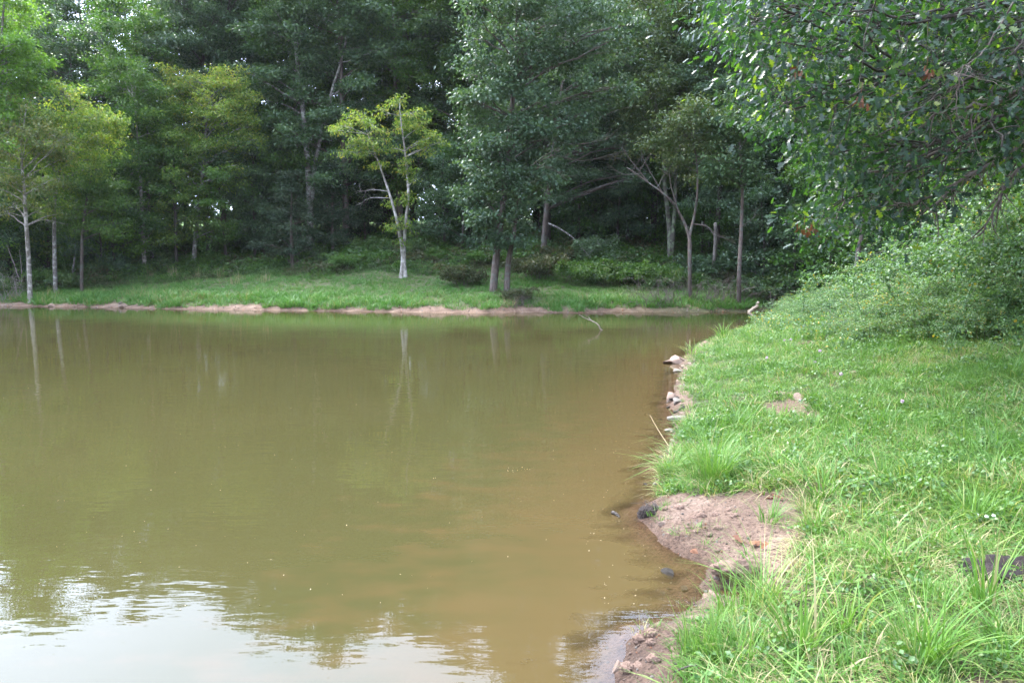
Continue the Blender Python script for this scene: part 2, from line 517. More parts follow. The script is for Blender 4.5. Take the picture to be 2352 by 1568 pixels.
def mixc(n, l, f, a, b, mode='MIX'):
    mx = n.new('ShaderNodeMix'); mx.data_type = 'RGBA'; mx.blend_type = mode
    for s, v in (('Factor', f), ('A', a), ('B', b)):
        if isinstance(v, (int, float)):
            mx.inputs[s].default_value = v
        elif isinstance(v, tuple):
            mx.inputs[s].default_value = (*v, 1)
        else:
            l.new(v, mx.inputs[s])
    return mx.outputs['Result']


c = mixc(n, l, attr(n, 'meadow'), r_soil.outputs['Color'], r_mead.outputs['Color'])
c = mixc(n, l, attr(n, 'forest'), c, r_for.outputs['Color'])
sandc = mixc(n, l, 1.0, r_sand.outputs['Color'], r_peb.outputs['Color'], 'MULTIPLY')
c = mixc(n, l, attr(n, 'sand'), c, sandc)
c = mixc(n, l, attr(n, 'silt'), c, (.27, .175, .1))
wetc = mixc(n, l, 1.0, c, (.52, .47, .43), 'MULTIPLY')
c = mixc(n, l, attr(n, 'wet'), c, wetc)
l.new(c, gp.inputs['Base Color'])
gb = n.new('ShaderNodeBump'); gb.inputs['Strength'].default_value = 1.0; gb.inputs['Distance'].default_value = 0.055
l.new(n2.outputs['Fac'], gb.inputs['Height']); l.new(gb.outputs[0], gp.inputs['Normal'])
l.new(gp.outputs[0], g_out.inputs['Surface'])
V = np.stack([XX.ravel(), YY.ravel(), HH.ravel()], -1)
ground_me = mesh_np('ground', V, QF, gm, True, {'sand': sandm.ravel(), 'forest': forest.ravel(), 'wet': wetm.ravel(), 'silt': sstep(0.0, -0.25, HH).ravel(),
                                               'meadow': (sstep(70, 78, YY) * wfar).ravel()})
tag(obj('ground', ground_me), 'sloping pond bank of pale sand, soil and leaf litter', None, None, 'structure')

# water: muddy, so the bed shows only in the shallows
wm, n, l = new_mat('muddy water')
o_ = n.new('ShaderNodeOutputMaterial')
dep = attr(n, 'depth')
mr = n.new('ShaderNodeMapRange'); mr.interpolation_type = 'SMOOTHSTEP'
mr.inputs['From Min'].default_value = -0.02; mr.inputs['From Max'].default_value = 0.13
geo = n.new('ShaderNodeNewGeometry')
dn = n.new('ShaderNodeTexNoise'); dn.inputs['Scale'].default_value = 1.0; dn.inputs['Detail'].default_value = 5
dmp = n.new('ShaderNodeMapping'); dmp.inputs['Scale'].default_value = (2.2, 4.5, 1)
l.new(geo.outputs['Position'], dmp.inputs['Vector']); l.new(dmp.outputs[0], dn.inputs['Vector'])
dr = n.new('ShaderNodeMapRange'); dr.inputs['From Min'].default_value = .3; dr.inputs['From Max'].default_value = .7
dr.inputs['To Min'].default_value = .55; dr.inputs['To Max'].default_value = 1.5
l.new(dn.outputs['Fac'], dr.inputs['Value'])
dm = n.new('ShaderNodeMath'); dm.operation = 'MULTIPLY'
l.new(dep, dm.inputs[0]); l.new(dr.outputs['Result'], dm.inputs[1])
l.new(dm.outputs[0], mr.inputs['Value'])
sh = n.new('ShaderNodeMapRange'); sh.interpolation_type = 'SMOOTHSTEP'
sh.inputs['From Min'].default_value = .05; sh.inputs['From Max'].default_value = .8
l.new(dm.outputs[0], sh.inputs['Value'])
nm_ = n.new('ShaderNodeTexNoise'); nm_.inputs['Scale'].default_value = 0.25; nm_.inputs['Detail'].default_value = 3
l.new(geo.outputs['Position'], nm_.inputs['Vector'])
rw = ramp_node(n, [(0.3, (.0385, .0355, .0122)), (0.7, (.0445, .039, .0142))])
l.new(nm_.outputs['Fac'], rw.inputs['Fac'])
# silt stirred up off the sand makes the shallows a warmer brown
df = n.new('ShaderNodeBsdfDiffuse'); l.new(mixc(n, l, sh.outputs['Result'], (.061, .0425, .0165), rw.outputs['Color']), df.inputs['Color'])
tr = n.new('ShaderNodeBsdfTransparent'); tr.inputs['Color'].default_value = (.95, .88, .78, 1)
body = n.new('ShaderNodeMixShader')
l.new(mr.outputs['Result'], body.inputs['Fac']); l.new(tr.outputs[0], body.inputs[1]); l.new(df.outputs[0], body.inputs[2])
mp = n.new('ShaderNodeMapping'); mp.inputs['Scale'].default_value = (1.6, 5.0, 1); mp.inputs['Rotation'].default_value = (0, 0, R(8))
nw = n.new('ShaderNodeTexNoise'); nw.inputs['Scale'].default_value = 1.0; nw.inputs['Detail'].default_value = 3
nw2 = n.new('ShaderNodeTexNoise'); nw2.inputs['Scale'].default_value = 0.5; nw2.inputs['Detail'].default_value = 2
l.new(geo.outputs['Position'], mp.inputs['Vector']); l.new(mp.outputs[0], nw.inputs['Vector']); l.new(geo.outputs['Position'], nw2.inputs['Vector'])
cal = ramp_node(n, [(0.35, (.25, .25, .25)), (0.65, (1, 1, 1))])
l.new(nw2.outputs['Fac'], cal.inputs['Fac'])
wv = n.new('ShaderNodeMath'); wv.operation = 'MULTIPLY'
l.new(nw.outputs['Fac'], wv.inputs[0]); l.new(cal.outputs['Color'], wv.inputs[1])
bp = n.new('ShaderNodeBump'); bp.inputs['Strength'].default_value = 1.0; bp.inputs['Distance'].default_value = 0.0045
l.new(wv.outputs[0], bp.inputs['Height'])
gl = n.new('ShaderNodeBsdfGlossy'); gl.inputs['Roughness'].default_value = 0.0
fr = n.new('ShaderNodeFresnel'); fr.inputs['IOR'].default_value = 1.33
l.new(bp.outputs[0], gl.inputs['Normal']); l.new(bp.outputs[0], fr.inputs['Normal'])
fin = n.new('ShaderNodeMixShader')
l.new(fr.outputs[0], fin.inputs['Fac']); l.new(body.outputs[0], fin.inputs[1]); l.new(gl.outputs[0], fin.inputs[2])
l.new(fin.outputs[0], o_.inputs['Surface'])
keep = (HH.ravel()[QF] < 0.03).any(1) & (DD.ravel()[QF] < 0.4).any(1)
used, inv = np.unique(QF[keep], return_inverse=True)
WV = V[used].copy(); WV[:, 2] = 0
water_me = mesh_np('water', WV, inv.reshape(-1, 4), wm, True, {'depth': -HH.ravel()[used]})
tag(obj('pond_water', water_me), 'still muddy brown pond water reflecting the wood', None, None, 'structure')

# ------------------------------------------------------------------ trees
LEAF_DIAMOND = 'diamond'


def leaves(mb, C, spread, per, L, Wd, rg, tint=0.5, tvar=0.25, up=0.75, droop=0.25, out_c=None):
    """per leaves round every centre C; every leaf a blade folded along its midrib"""
    C = np.asarray(C, float); m = len(C)
    ct = np.broadcast_to(np.asarray(tint, float), (m,)) + rg.normal(0, tvar * 0.5, m)
    off = rg.normal(0, 1, (m, per, 3)) * np.asarray(spread)
    P = (C[:, None] + off).reshape(-1, 3)
    N = len(P)
    o = nrm(off.reshape(-1, 3) + 1e-6)
    if out_c is not None:
        o = nrm(o + 0.8 * nrm(P - out_c))
    t = nrm(o * 0.8 + rg.normal(0, 0.6, (N, 3)) + np.array([0, 0, -droop]))
    nn = nrm(np.array([0, 0, up]) + 0.35 * o + rg.normal(0, 0.55, (N, 3)))
    s = nrm(np.cross(nn, t)); n2 = np.cross(t, s)
    l_ = (L * rg.uniform(0.6, 1.25, N))[:, None]; w_ = l_ * (Wd / L) * 0.5
    b = P - t * l_ * 0.5
    V = np.stack([b, b + t * l_ * 0.55 + s * w_ + n2 * l_ * 0.07, b + t * l_ - n2 * l_ * 0.08, b + t * l_ * 0.55 - s * w_ + n2 * l_ * 0.07], 1).reshape(-1, 3)
    k = np.arange(N)[:, None] * 4
    F = np.concatenate([k + [[0, 1, 2]], k + [[0, 2, 3]]])
    tt = np.clip(np.repeat(ct, per) + rg.normal(0, tvar, N), 0, 1)
    mb.add(V, F, np.repeat(tt, 4))


def limb_curve(a, b, rg, rise=0.12, wob=0.05, n=7):
    a = np.asarray(a, float); b = np.asarray(b, float)
    ln = np.linalg.norm(b - a)
    mid = (a + b) / 2 + np.array([0, 0, rise * ln]) + rg.normal(0, wob * ln, 3)
    t = np.linspace(0, 1, n)[:, None]
    P = (1 - t) ** 2 * a + 2 * t * (1 - t) * mid + t * t * b
    P[1:-1] += rg.normal(0, wob * 0.25 * ln, (n - 2, 3)) * 0.6
    return P


def sample_blob(c, r, m, rg):
    """cluster centres through a lobe of the crown, most of them near its skin"""
    k = (m + 2) // 3
    d = nrm(rg.normal(0, 1, (k, 3)) * [1, 1, .8] + np.array([0, 0, 0.2]))
    q = d * np.asarray(r) * rg.uniform(.45, 1.3, k)[:, None]
    f = np.repeat([1.0, .76, .5], k)[:, None]
    P = np.asarray(c) + np.tile(q, (3, 1)) * f + rg.normal(0, .1, (3 * k, 3)) * np.asarray(r) - np.array([0, 0, .12]) * f ** 2 * np.asarray(r)
    return P[:max(m, k)]


def make_tree(name, label, cat, base, trunks, blobs, bark, leaf, rg, group=None, L=.2, Wd=.11, lai=2.6, per=42, cl=0.36, split=False, up=0.75,
              tint=0.5, top_tint=0.0, bare=(), twig_r=0.012, tvar=0.22, crown_name='crown', sides=8, droop=.25):
    """trunks: list of (points, radii); blobs: list of (centre, radii); all in place. split: every limb an object of its own"""
    base = np.asarray(base, float)
    root = empty(name, base, label, cat, group)
    tm = []
    allp, allr = [], []
    for P, Rd in trunks:
        n_ = max(10, len(P) * 4)
        Q = smooth_path(P, n_)
        rr = np.interp(np.linspace(0, 1, n_), np.linspace(0, 1, len(Rd)), Rd)
        mb = MB(); mb.tube(Q, rr, sides)
        tm.append(mb)
        allp.append(Q); allr.append(rr)
    AP, AR = np.concatenate(allp), np.concatenate(allr)
    tid = np.concatenate([np.full(len(q), i) for i, q in enumerate(allp)])
    crown = MB()
    zs = [c[2] + r[2] for c, r in blobs] or [1]
    z0, z1 = min(c[2] - r[2] for c, r in blobs) if blobs else 0, max(zs)
    brs = []
    for c, r in blobs:
        c = np.asarray(c, float); r = np.broadcast_to(np.asarray(r, float), (3,))
        ar = math.pi * r[0] * r[2]
        m = max(3, int(lai * ar / (0.5 * L * Wd) / per))
        CC = sample_blob(c, r, m, rg)
        hd = np.linalg.norm((AP - c)[:, :2], axis=1)
        cost = np.linalg.norm(AP - c - np.array([0, 0, -0.45]) * hd[:, None], axis=1) + 3.0 * np.maximum(0, AP[:, 2] - c[2])
        k = int(np.argmin(cost))
        br = MB()
        lm = limb_curve(AP[k], c, rg, 0.08, 0.07, 8)
        ln = np.linalg.norm(c - AP[k])
        r0 = min(AR[k] * 0.55, 0.02 + 0.018 * ln)
        if ln > 0.15:
            br.tube(lm, np.linspace(r0, max(0.006, r0 * 0.3), 8), 5)
        for q in CC[: min(m, 26)]:
            j = rg.integers(4, 8)
            br.tube(limb_curve(lm[j], q, rg, 0.05, 0.08, 4), np.linspace(twig_r * 1.2, twig_r * .35, 4), 3)
        brs.append((br, tid[k]))
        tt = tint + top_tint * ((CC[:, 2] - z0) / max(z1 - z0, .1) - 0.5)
        leaves(crown, CC, (cl, cl, cl * .5), per, L, Wd, rg, tt, tvar, up, droop, c)
    for P, r0 in bare:
        br = MB()
        Q = smooth_path(P, 12)
        br.tube(Q, np.linspace(r0, r0 * .25, 12), 5)
        for _ in range(9):
            j = rg.integers(3, 12); ln = np.linalg.norm(Q[-1] - Q[0]) * rg.uniform(.12, .34)
            e = Q[j] + nrm((Q[-1] - Q[0]) / np.linalg.norm(Q[-1] - Q[0]) + rg.normal(0, .6, 3)) * ln
            br.tube(limb_curve(Q[j], e, rg, 0.02, .1, 5), np.linspace(r0 * .4, r0 * .12, 5), 3)
        brs.append((br, -1))
    if not split:
        for br, i in brs:
            if br.n:
                t0 = tm[max(i, 0)]
                for v, f, t in zip(br.V, br.F, br.T):
                    t0.V.append(v); t0.F.append(f - 0 + t0.n); t0.T.append(t)
                t0.n += br.n
    for mb in tm:
        obj('trunk', mb.mesh('trunk', bark, True, base), root)
    if split:
        for br, i in brs:
            if br.n:
                b_ = obj('branch', br.mesh('branch', bark, True, base), root)
                if i == -1:
                    b_['label'] = 'bare leafless branch'
    if crown.n:
        tag(obj(crown_name, crown.mesh(crown_name, leaf, False, base), root), None, None, None, 'stuff')
    return root


def px_tree(name, label, cat, base_uv, trunk_px, radii, blob_px, bark, leaf, seed, Y=None, dthick=0.9, sub=2, **kw):
    """a tree whose trunk and lobes stand where the photograph has them; lobes get a depth of their own"""
    rg = np.random.default_rng(seed)
    g = ground(*base_uv) if Y is None else None
    if g is None:
        g = at(base_uv[0], base_uv[1], Y); g[2] = gz(g[0], g[1])
    Y = g[1]
    s = Y / FPX
    trunks = []
    for path, rad in zip(trunk_px, radii):
        b0 = at(path[0][0], path[0][1], Y)
        b0[2] = gz(b0[0], b0[1])
        P = [b0 - [0, 0, .25], b0 + [0, 0, .12]] + [at(u, v, Y + 0.35 * math.sin(i * 2.1 + seed)) for i, (u, v) in enumerate(path[1:])]
        trunks.append((P, [rad[0] * 1.7, rad[0] * 1.12] + list(np.linspace(rad[0], rad[1], len(path) - 1))))
    blobs = []
    for b in blob_px:
        u, v, rx, ry = b[:4]
        ry_d = dthick * (rx + ry) / 2 * s
        dy = b[4] if len(b) > 4 else rg.uniform(-0.6, 0.6) * max(rx, ry) * s
        blobs.append((at(u, v, Y + dy), (rx * s, ry_d, ry * s)))
        if rx > 24:
            for _ in range(sub):
                k_ = rg.uniform(.3, .5)
                blobs.append((at(u + rg.uniform(-1.05, 1.05) * rx, v - rg.uniform(-.7, 1.25) * ry, Y + dy + rg.uniform(-1, 1) * ry_d), (rx * s * k_, ry_d * k_, ry * s * k_ * 1.2)))
    bare = [([at(u, v, Y + 0.25 * q) for q, (u, v) in enumerate(path)], r0) for path, r0 in kw.pop('bare_px', ())]
    kw.setdefault('bare', bare)
    return make_tree(name, label, cat, g, trunks, blobs, bark, leaf, rg, **kw)


# ---- trees that stand out on the far bank
px_tree('box_elder_tree', 'bright green leafy tree reaching in at the upper left edge', 'tree', (-75, 690), [[(-75, 690), (-70, 500), (-60, 330), (-30, 200), (0, 100), (10, 0)]], [(.16, .04)],
        [(0, 40, 75, 55), (35, 110, 60, 45), (75, 165, 40, 28), (15, 190, 70, 38), (-50, 120, 80, 60), (-60, 250, 70, 50), (5, 250, 60, 30), (-30, -60, 90, 60), (95, 190, 20, 10)],
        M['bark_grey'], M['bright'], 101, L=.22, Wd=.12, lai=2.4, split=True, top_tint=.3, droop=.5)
px_tree('slender_tree', 'thin grey leaning tree at the water edge, leftmost trunk, with sparse olive crown', 'tree', (70, 694),
        [[(70, 694), (66, 600), (60, 510), (55, 430), (48, 340), (60, 250)]], [(.13, .04)],
        [(40, 290, 70, 40), (10, 350, 60, 40), (95, 350, 60, 35), (20, 420, 50, 25), (60, 240, 40, 25), (120, 310, 40, 25), (80, 420, 50, 20), (-30, 400, 50, 40), (30, 470, 44, 24), (95, 480, 40, 22), (110, 430, 40, 24)],
        M['bark_pale'], M['olive'], 102, L=.2, Wd=.09, lai=1.5, per=30, cl=.3, split=True, top_tint=.3, tint=.55, droop=.6,
        bare_px=[([(62, 520), (100, 505), (150, 515)], .03), ([(60, 500), (20, 490), (-20, 505)], .03), ([(56, 440), (20, 400), (-10, 395)], .03)])
px_tree('slender_tree', 'thin brown trunk second from the left with yellow-green crown', 'tree', (128, 674),
        [[(128, 674), (125, 570), (126, 460), (145, 350), (170, 240)]], [(.12, .035)],
        [(150, 220, 42, 30), (185, 270, 60, 36), (235, 330, 50, 40), (120, 300, 50, 40), (225, 270, 50, 30), (170, 350, 60, 36), (120, 380, 55, 30), (220, 390, 50, 26), (150, 430, 44, 26), (110, 470, 36, 24), (260, 280, 40, 24)],
        M['bark_grey'], M['yellow'], 103, L=.2, Wd=.095, lai=2.0, per=30, cl=.3, split=True, top_tint=.3, tint=.5, droop=.5)
px_tree('slender_tree', 'thin brown trunk third from the left with orange tinted lower leaves', 'tree', (188, 671),
        [[(188, 671), (188, 600), (190, 520), (205, 430), (220, 360)]], [(.1, .03)],
        [(225, 430, 55, 32), (245, 470, 50, 30), (195, 480, 45, 28), (255, 530, 36, 18), (210, 520, 30, 20), (180, 430, 40, 30)],
        M['bark_brown'], M['green'], 104, L=.18, Wd=.09, lai=2.5, split=True, top_tint=-.2, tint=.62, tvar=.3)
px_tree('sapling', 'short thin sapling between two slender trunks on the left bank', 'tree', (168, 648), [[(168, 648), (169, 610), (173, 570), (170, 520)]], [(.07, .02)],
        [(172, 520, 30, 28), (160, 555, 24, 16)], M['bark_grey'], M['green'], 105, L=.16, Wd=.08, lai=1.5, split=True)
px_tree('ivy_clad_tree', 'pale lichened trunk under a column of dark leafy creeper, left of the grass', 'tree', (333, 629),
        [[(333, 629), (330, 570), (325, 470), (320, 360), (308, 230)]], [(.15, .05)],
        [(298, 190, 50, 38), (345, 200, 40, 30), (325, 265, 65, 42), (335, 350, 55, 45), (322, 430, 45, 42), (328, 500, 34, 40), (285, 300, 45, 38), (300, 390, 40, 30), (365, 300, 40, 36), (290, 150, 30, 16)],
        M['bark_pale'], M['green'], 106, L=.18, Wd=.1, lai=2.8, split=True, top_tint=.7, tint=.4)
px_tree('broad_tree', 'leaning tree with wide yellow-topped crown at the left end of the grass', 'tree', (445, 616),
        [[(445, 616), (448, 560), (455, 490), (465, 400), (470, 330), (480, 230)]], [(.17, .05)],
        [(395, 200, 55, 32), (455, 185, 60, 26), (520, 195, 55, 28), (560, 220, 40, 28), (425, 250, 70, 40), (500, 260, 75, 46), (560, 280, 40, 36), (420, 320, 55, 42), (490, 340, 60, 36),
         (460, 400, 45, 28), (540, 350, 45, 34), (440, 380, 35, 24), (400, 400, 36, 28), (455, 450, 36, 26), (430, 500, 30, 22), (520, 410, 40, 28), (480, 530, 26, 18), (580, 320, 30, 26)],
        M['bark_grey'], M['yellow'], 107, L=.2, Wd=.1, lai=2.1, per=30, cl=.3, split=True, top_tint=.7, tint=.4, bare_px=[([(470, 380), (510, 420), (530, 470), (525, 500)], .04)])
px_tree('twin_trunk_tree', 'yellow-green tree with two pale trunks parting in a narrow V on the grass', 'tree', (926, 636),
        [[(922, 635), (925, 590), (918, 540), (905, 480), (886, 420), (868, 370), (845, 310)], [(931, 636), (928, 590), (931, 520), (938, 450), (934, 390), (928, 330), (920, 270), (918, 235)]],
        [(.125, .03), (.12, .03)],
        [(790, 290, 36, 22), (835, 280, 40, 26), (860, 290, 30, 22), (840, 325, 50, 24), (800, 335, 30, 18), (850, 350, 36, 16), (818, 352, 26, 12), (915, 236, 26, 18), (940, 262, 36, 20),
         (965, 292, 40, 18), (1000, 312, 32, 15), (920, 285, 32, 22), (960, 325, 36, 15), (932, 372, 26, 20), (935, 400, 28, 16), (915, 515, 20, 28), (935, 470, 22, 30), (925, 555, 14, 16), (900, 340, 26, 14), (1015, 325, 22, 10), (770, 300, 22, 14), (875, 380, 26, 14), (955, 415, 18, 12), (905, 470, 16, 16), (940, 520, 16, 18), (985, 340, 26, 12), (880, 255, 20, 14)],
        M['bark_white'], M['yellow'], 108, sub=0, L=.2, Wd=.09, lai=1.5, split=True, top_tint=.35, tint=.55, droop=.7, cl=.26, per=26,
        bare_px=[([(893, 440), (860, 436), (830, 440)], .03), ([(895, 455), (850, 455), (825, 470)], .025)])
px_tree('oak_tree', 'big dark-trunked oak near the water with leafy low boughs, mid far bank', 'tree', (1133, 672),
        [[(1133, 672), (1140, 590), (1148, 520), (1160, 430), (1166, 350), (1176, 250), (1186, 100), (1190, -60), (1195, -240), (1200, -330)], [(1164, 668), (1168, 600), (1180, 540), (1190, 470)]],
        [(.21, .06), (.17, .06)],
        [(1120, 455, 55, 36), (1170, 470, 60, 36), (1095, 495, 45, 24), (1150, 520, 65, 30), (1205, 455, 38, 40), (1140, 560, 36, 18), (1080, 450, 30, 22), (1165, 385, 70, 40), (1110, 350, 50, 40),
         (1210, 310, 80, 46), (1140, 280, 75, 50), (1270, 235, 75, 46), (1335, 265, 60, 32), (1225, 170, 90, 56), (1130, 150, 80, 56), (1310, 140, 90, 56), (1200, 60, 95, 56), (1310, 40, 85, 56),
         (1130, 30, 80, 50), (1400, 200, 60, 40), (1220, -60, 110, 60), (1300, -130, 90, 60), (1180, -180, 90, 60), (1240, -260, 80, 60), (1180, -330, 80, 50), (1270, -340, 70, 50), (1160, 420, 50, 40, -1.6), (1150, 340, 55, 40, -1.8), (1190, 270, 60, 40, -2), (1170, 200, 60, 40, -2), (1200, 110, 70, 46, -2.2), (1185, 20, 70, 46, -2.2), (1130, 500, 44, 24, -1.3), (1165, 545, 36, 18, -1.2), (1110, 400, 45, 34, -.8), (1215, 400, 45, 34, -1), (1250, 320, 60, 40, -1), (1100, 240, 50, 44, -.5), (1380, 110, 70, 46), (1420, 60, 60, 46)],
        M['bark_brown'], M['oak_blue'], 109, L=.23, Wd=.13, lai=1.55, split=True, top_tint=.15, tint=.5, cl=.4, per=60,
        bare_px=[([(1165, 440), (1215, 395), (1260, 385), (1300, 412)], .04), ([(1170, 425), (1235, 370), (1290, 340), (1390, 322)], .045), ([(1172, 340), (1250, 320), (1330, 300), (1400, 260)], .035),
                 ([(1180, 430), (1260, 360), (1340, 370), (1420, 350)], .035)])
px_tree('oak_tree', 'slightly leaning oak just left of a broken drooping bough', 'tree', (1247, 601),
        [[(1247, 601), (1252, 520), (1262, 430), (1272, 330), (1290, 200), (1300, 60)]], [(.2, .06)],
        [(1290, 180, 90, 60), (1340, 90, 90, 60), (1260, 60, 90, 60), (1320, 330, 50, 24), (1440, 400, 34, 20), (1420, 430, 24, 16), (1285, 300, 70, 44, -1.2), (1350, 250, 70, 44), (1270, 390, 50, 34, -1), (1400, 330, 50, 30), (1330, 400, 50, 26), (1380, 180, 70, 44), (1300, 450, 40, 22), (1460, 330, 40, 24)],
        M['bark_brown'], M['oak_blue'], 110, L=.2, Wd=.11, lai=1.9, split=True, tint=.6, dthick=.8,
        bare_px=[([(1262, 440), (1330, 380), (1400, 400), (1470, 420)], .03)])
rg = np.random.default_rng(119)
bq = [at(1252, 510, 52.2), at(1285, 525, 50.5), at(1320, 550, 49), at(1365, 600, 47.6), at(1432, 643, 46.4)]
make_tree('fallen_bough', 'broken pale bough with bluish leaves drooping from the wood down to the bank', 'branch', bq[-1], [(bq, [.075, .06, .04, .025, .012])],
          [(at(u, v, 48.2 + d), (rx * .031, .5, ry * .031)) for u, v, rx, ry, d in [(1385, 558, 40, 17, .6), (1360, 572, 34, 16, .3), (1405, 590, 30, 16, 0), (1415, 612, 22, 12, -.4), (1345, 560, 24, 12, .5), (1392, 606, 24, 12, -.3), (1330, 570, 20, 10, .3)]],
          M['bark_grey'], M['oak_blue'], rg, L=.2, Wd=.11, lai=4, per=30, split=True, tint=.85, cl=.28)
px_tree('forked_tree', 'slim bare-stemmed tree forking into a Y with twiggy grey boughs, far bank', 'tree', (1585, 692),
        [[(1585, 692), (1584, 600), (1583, 545), (1562, 492), (1535, 455), (1490, 420), (1440, 385)], [(1585, 690), (1584, 610), (1584, 545), (1595, 495), (1602, 440), (1600, 370), (1585, 290)]],
        [(.11, .03), (.1, .03)],
        [(1575, 285, 45, 34), (1610, 320, 40, 32), (1560, 340, 36, 24), (1620, 270, 40, 26), (1540, 300, 40, 24), (1590, 250, 36, 20), (1640, 300, 34, 30), (1500, 330, 30, 20), (1630, 350, 36, 20), (1570, 370, 26, 14), (1600, 400, 24, 12)],
        M['bark_brown'], M['oak_warm'], 111, L=.19, Wd=.11, lai=2.3, split=True, tint=.6,
        bare_px=[([(1490, 420), (1450, 370), (1430, 340)], .04), ([(1520, 440), (1480, 370), (1470, 330)], .04), ([(1560, 490), (1540, 420), (1540, 370)], .04), ([(1470, 400), (1430, 400), (1400, 380)], .03),
                 ([(1592, 515), (1620, 520), (1650, 540), (1690, 560)], .035)])
px_tree('slim_tree', 'straight slim trunk nearest the cove with a small glossy oak crown', 'tree', (1697, 702),
        [[(1697, 702), (1698, 620), (1703, 520), (1705, 430), (1700, 350), (1695, 270)]], [(.12, .04)],
        [(1690, 275, 45, 34), (1715, 320, 38, 32), (1675, 330, 36, 30), (1700, 385, 45, 26), (1655, 385, 42, 22), (1640, 405, 32, 18), (1738, 400, 18, 12), (1730, 290, 26, 22), (1660, 300, 30, 26), (1740, 350, 22, 20), (1690, 235, 26, 18), (1720, 400, 26, 14), (1680, 410, 26, 14)],
        M['bark_brown'], M['oak'], 112, L=.2, Wd=.12, lai=2.5, split=True, tint=.65, bare_px=[([(1703, 520), (1730, 500), (1735, 480)], .02)])
px_tree('mossy_tree', 'mossy pair of grey trunks joined at the foot, behind the forked tree', 'tree', (1538, 615),
        [[(1538, 615), (1539, 560), (1535, 500), (1528, 440), (1520, 330), (1500, 200)], [(1541, 614), (1545, 550), (1550, 470), (1552, 400), (1560, 250), (1565, 150)]], [(.2, .07), (.16, .06)],
        [(1490, 170, 90, 60), (1560, 120, 90, 60), (1480, 60, 90, 60), (1580, 30, 80, 60), (1530, 220, 70, 40), (1500, -60, 90, 60), (1450, 260, 60, 36), (1520, 300, 60, 36, -1), (1580, 330, 50, 34), (1470, 340, 50, 30), (1600, 210, 70, 44), (1640, 120, 70, 50), (1620, 40, 70, 50), (1545, 400, 40, 24)],
        M['bark_moss'], M['oak_warm'], 113, L=.24, Wd=.14, lai=2.0, split=True, tint=.55)
px_tree('dead_snag', 'broken dead grey trunk without a top, in the brush by the cove', 'dead tree', (1637, 650), [[(1637, 650), (1640, 600), (1643, 555), (1643, 512)]], [(.12, .1)], [],
        M['dead_wood'], M['oak'], 114, split=True, bare_px=[([(1643, 545), (1625, 520), (1600, 515)], .03), ([(1643, 540), (1680, 555), (1700, 580)], .03)])
px_tree('oak_tree', 'grey many-stemmed oak rising high above the cedars', 'tree', (712, 585), [[(712, 585), (712, 480), (708, 400), (700, 300), (690, 200), (680, 100), (690, -20), (700, -150)],
        [(713, 585), (715, 480), (722, 390), (740, 300), (765, 200), (792, 110), (800, 0)]], [(.26, .07), (.2, .06)],
        [(690, 130, 90, 60), (620, 180, 80, 60), (760, 150, 80, 60), (840, 110, 80, 60), (650, 60, 90, 60), (740, 40, 90, 60), (830, 20, 90, 60), (640, 280, 70, 50), (720, 310, 60, 40), (790, 250, 60, 50),
         (700, -50, 100, 60), (780, -110, 90, 60), (620, -50, 90, 60), (700, -180, 90, 60)],
        M['bark_grey'], M['oak'], 115, L=.25, Wd=.14, lai=1.9, split=True, tint=.55, cl=.4, per=56)
px_tree('oak_tree', 'massive dark trunk standing in the shade behind the left saplings', 'tree', (541, 575), [[(541, 575), (543, 500), (540, 400), (530, 300), (520, 180), (510, 60)]], [(.36, .12)],
        [(520, 120, 110, 70), (440, 100, 100, 60), (590, 110, 90, 60), (500, 20, 110, 60), (600, 10, 90, 60), (420, 10, 90, 60), (530, 230, 80, 50), (500, -90, 110, 60)],
        M['bark_dark'], M['oak'], 116, L=.25, Wd=.14, lai=2.0, split=True, tint=.4, bare_px=[([(543, 460), (500, 445), (470, 450)], .08)])
px_tree('leaning_tree', 'leaning thin trunk seen over the bramble at the cove end', 'tree', (1966, 640), [[(1966, 640), (1969, 600), (1976, 555), (1985, 500), (2000, 400), (2010, 280)]], [(.09, .04)],
        [(1990, 420, 70, 50), (1930, 420, 50, 40), (2020, 330, 80, 60), (1960, 310, 70, 50), (1900, 390, 36, 26), (1935, 480, 50, 30), (2060, 430, 70, 50)],
        M['bark_brown'], M['green'], 117, Y=26, L=.16, Wd=.09, lai=1.9, split=True, tint=.35)


# ---- cedars
def cedar(base, H, Rr, rg, label, group=None):
    trunk = [(np.array([base[0], base[1], base[2] - .2]), .0)]
    P = [base + [0, 0, -.25], base + [0, 0, H * .4], base + [rg.normal(0, .1), 0, H * .96]]
    blobs = []
    for k in range(30):
        t = (k + .5) / 30
        a = k * 2.4
        rr = Rr * (1 - t * .86) * rg.uniform(.45, .8)
        z = H * (.14 + .84 * t)
        blobs.append((base + [math.cos(a) * rr, math.sin(a) * rr, z - rr * .12], (Rr * .48 * (1 - t * .7), Rr * .48 * (1 - t * .7), H * .05)))
    return make_tree('cedar_tree', label, 'tree', base, [(P, [.14, .1, .02])], blobs, M['bark_brown'], M['cedar'], rg, group, L=.26, Wd=.07, lai=2.6, per=50, cl=.28, up=.3, tvar=.25, twig_r=.01, droop=.2)


c0 = cedar(ground(672, 617), 7.2, 2.6, np.random.default_rng(201), 'dark wide cedar with a bare reddish stem at the back of the grass')
c1 = cedar(ground(765, 592), 7.5, 2.4, np.random.default_rng(202), 'dark cedar close behind the right side of the wide cedar')


def place_copy(src, p, rz, s, label, group=None):
    c = copy_tree(src)
    c.location = p
    c.rotation_euler = (0, 0, rz)
    c.scale = (s, s, s * (1 + .1 * math.sin(rz * 3)))
    c['label'] = label
    if group: c['group'] = group
    elif 'group' in c: del c['group']
    return c


def at_ground(u, Y):
    p = at(u, 620, Y); p[2] = gz(p[0], p[1])
    return p


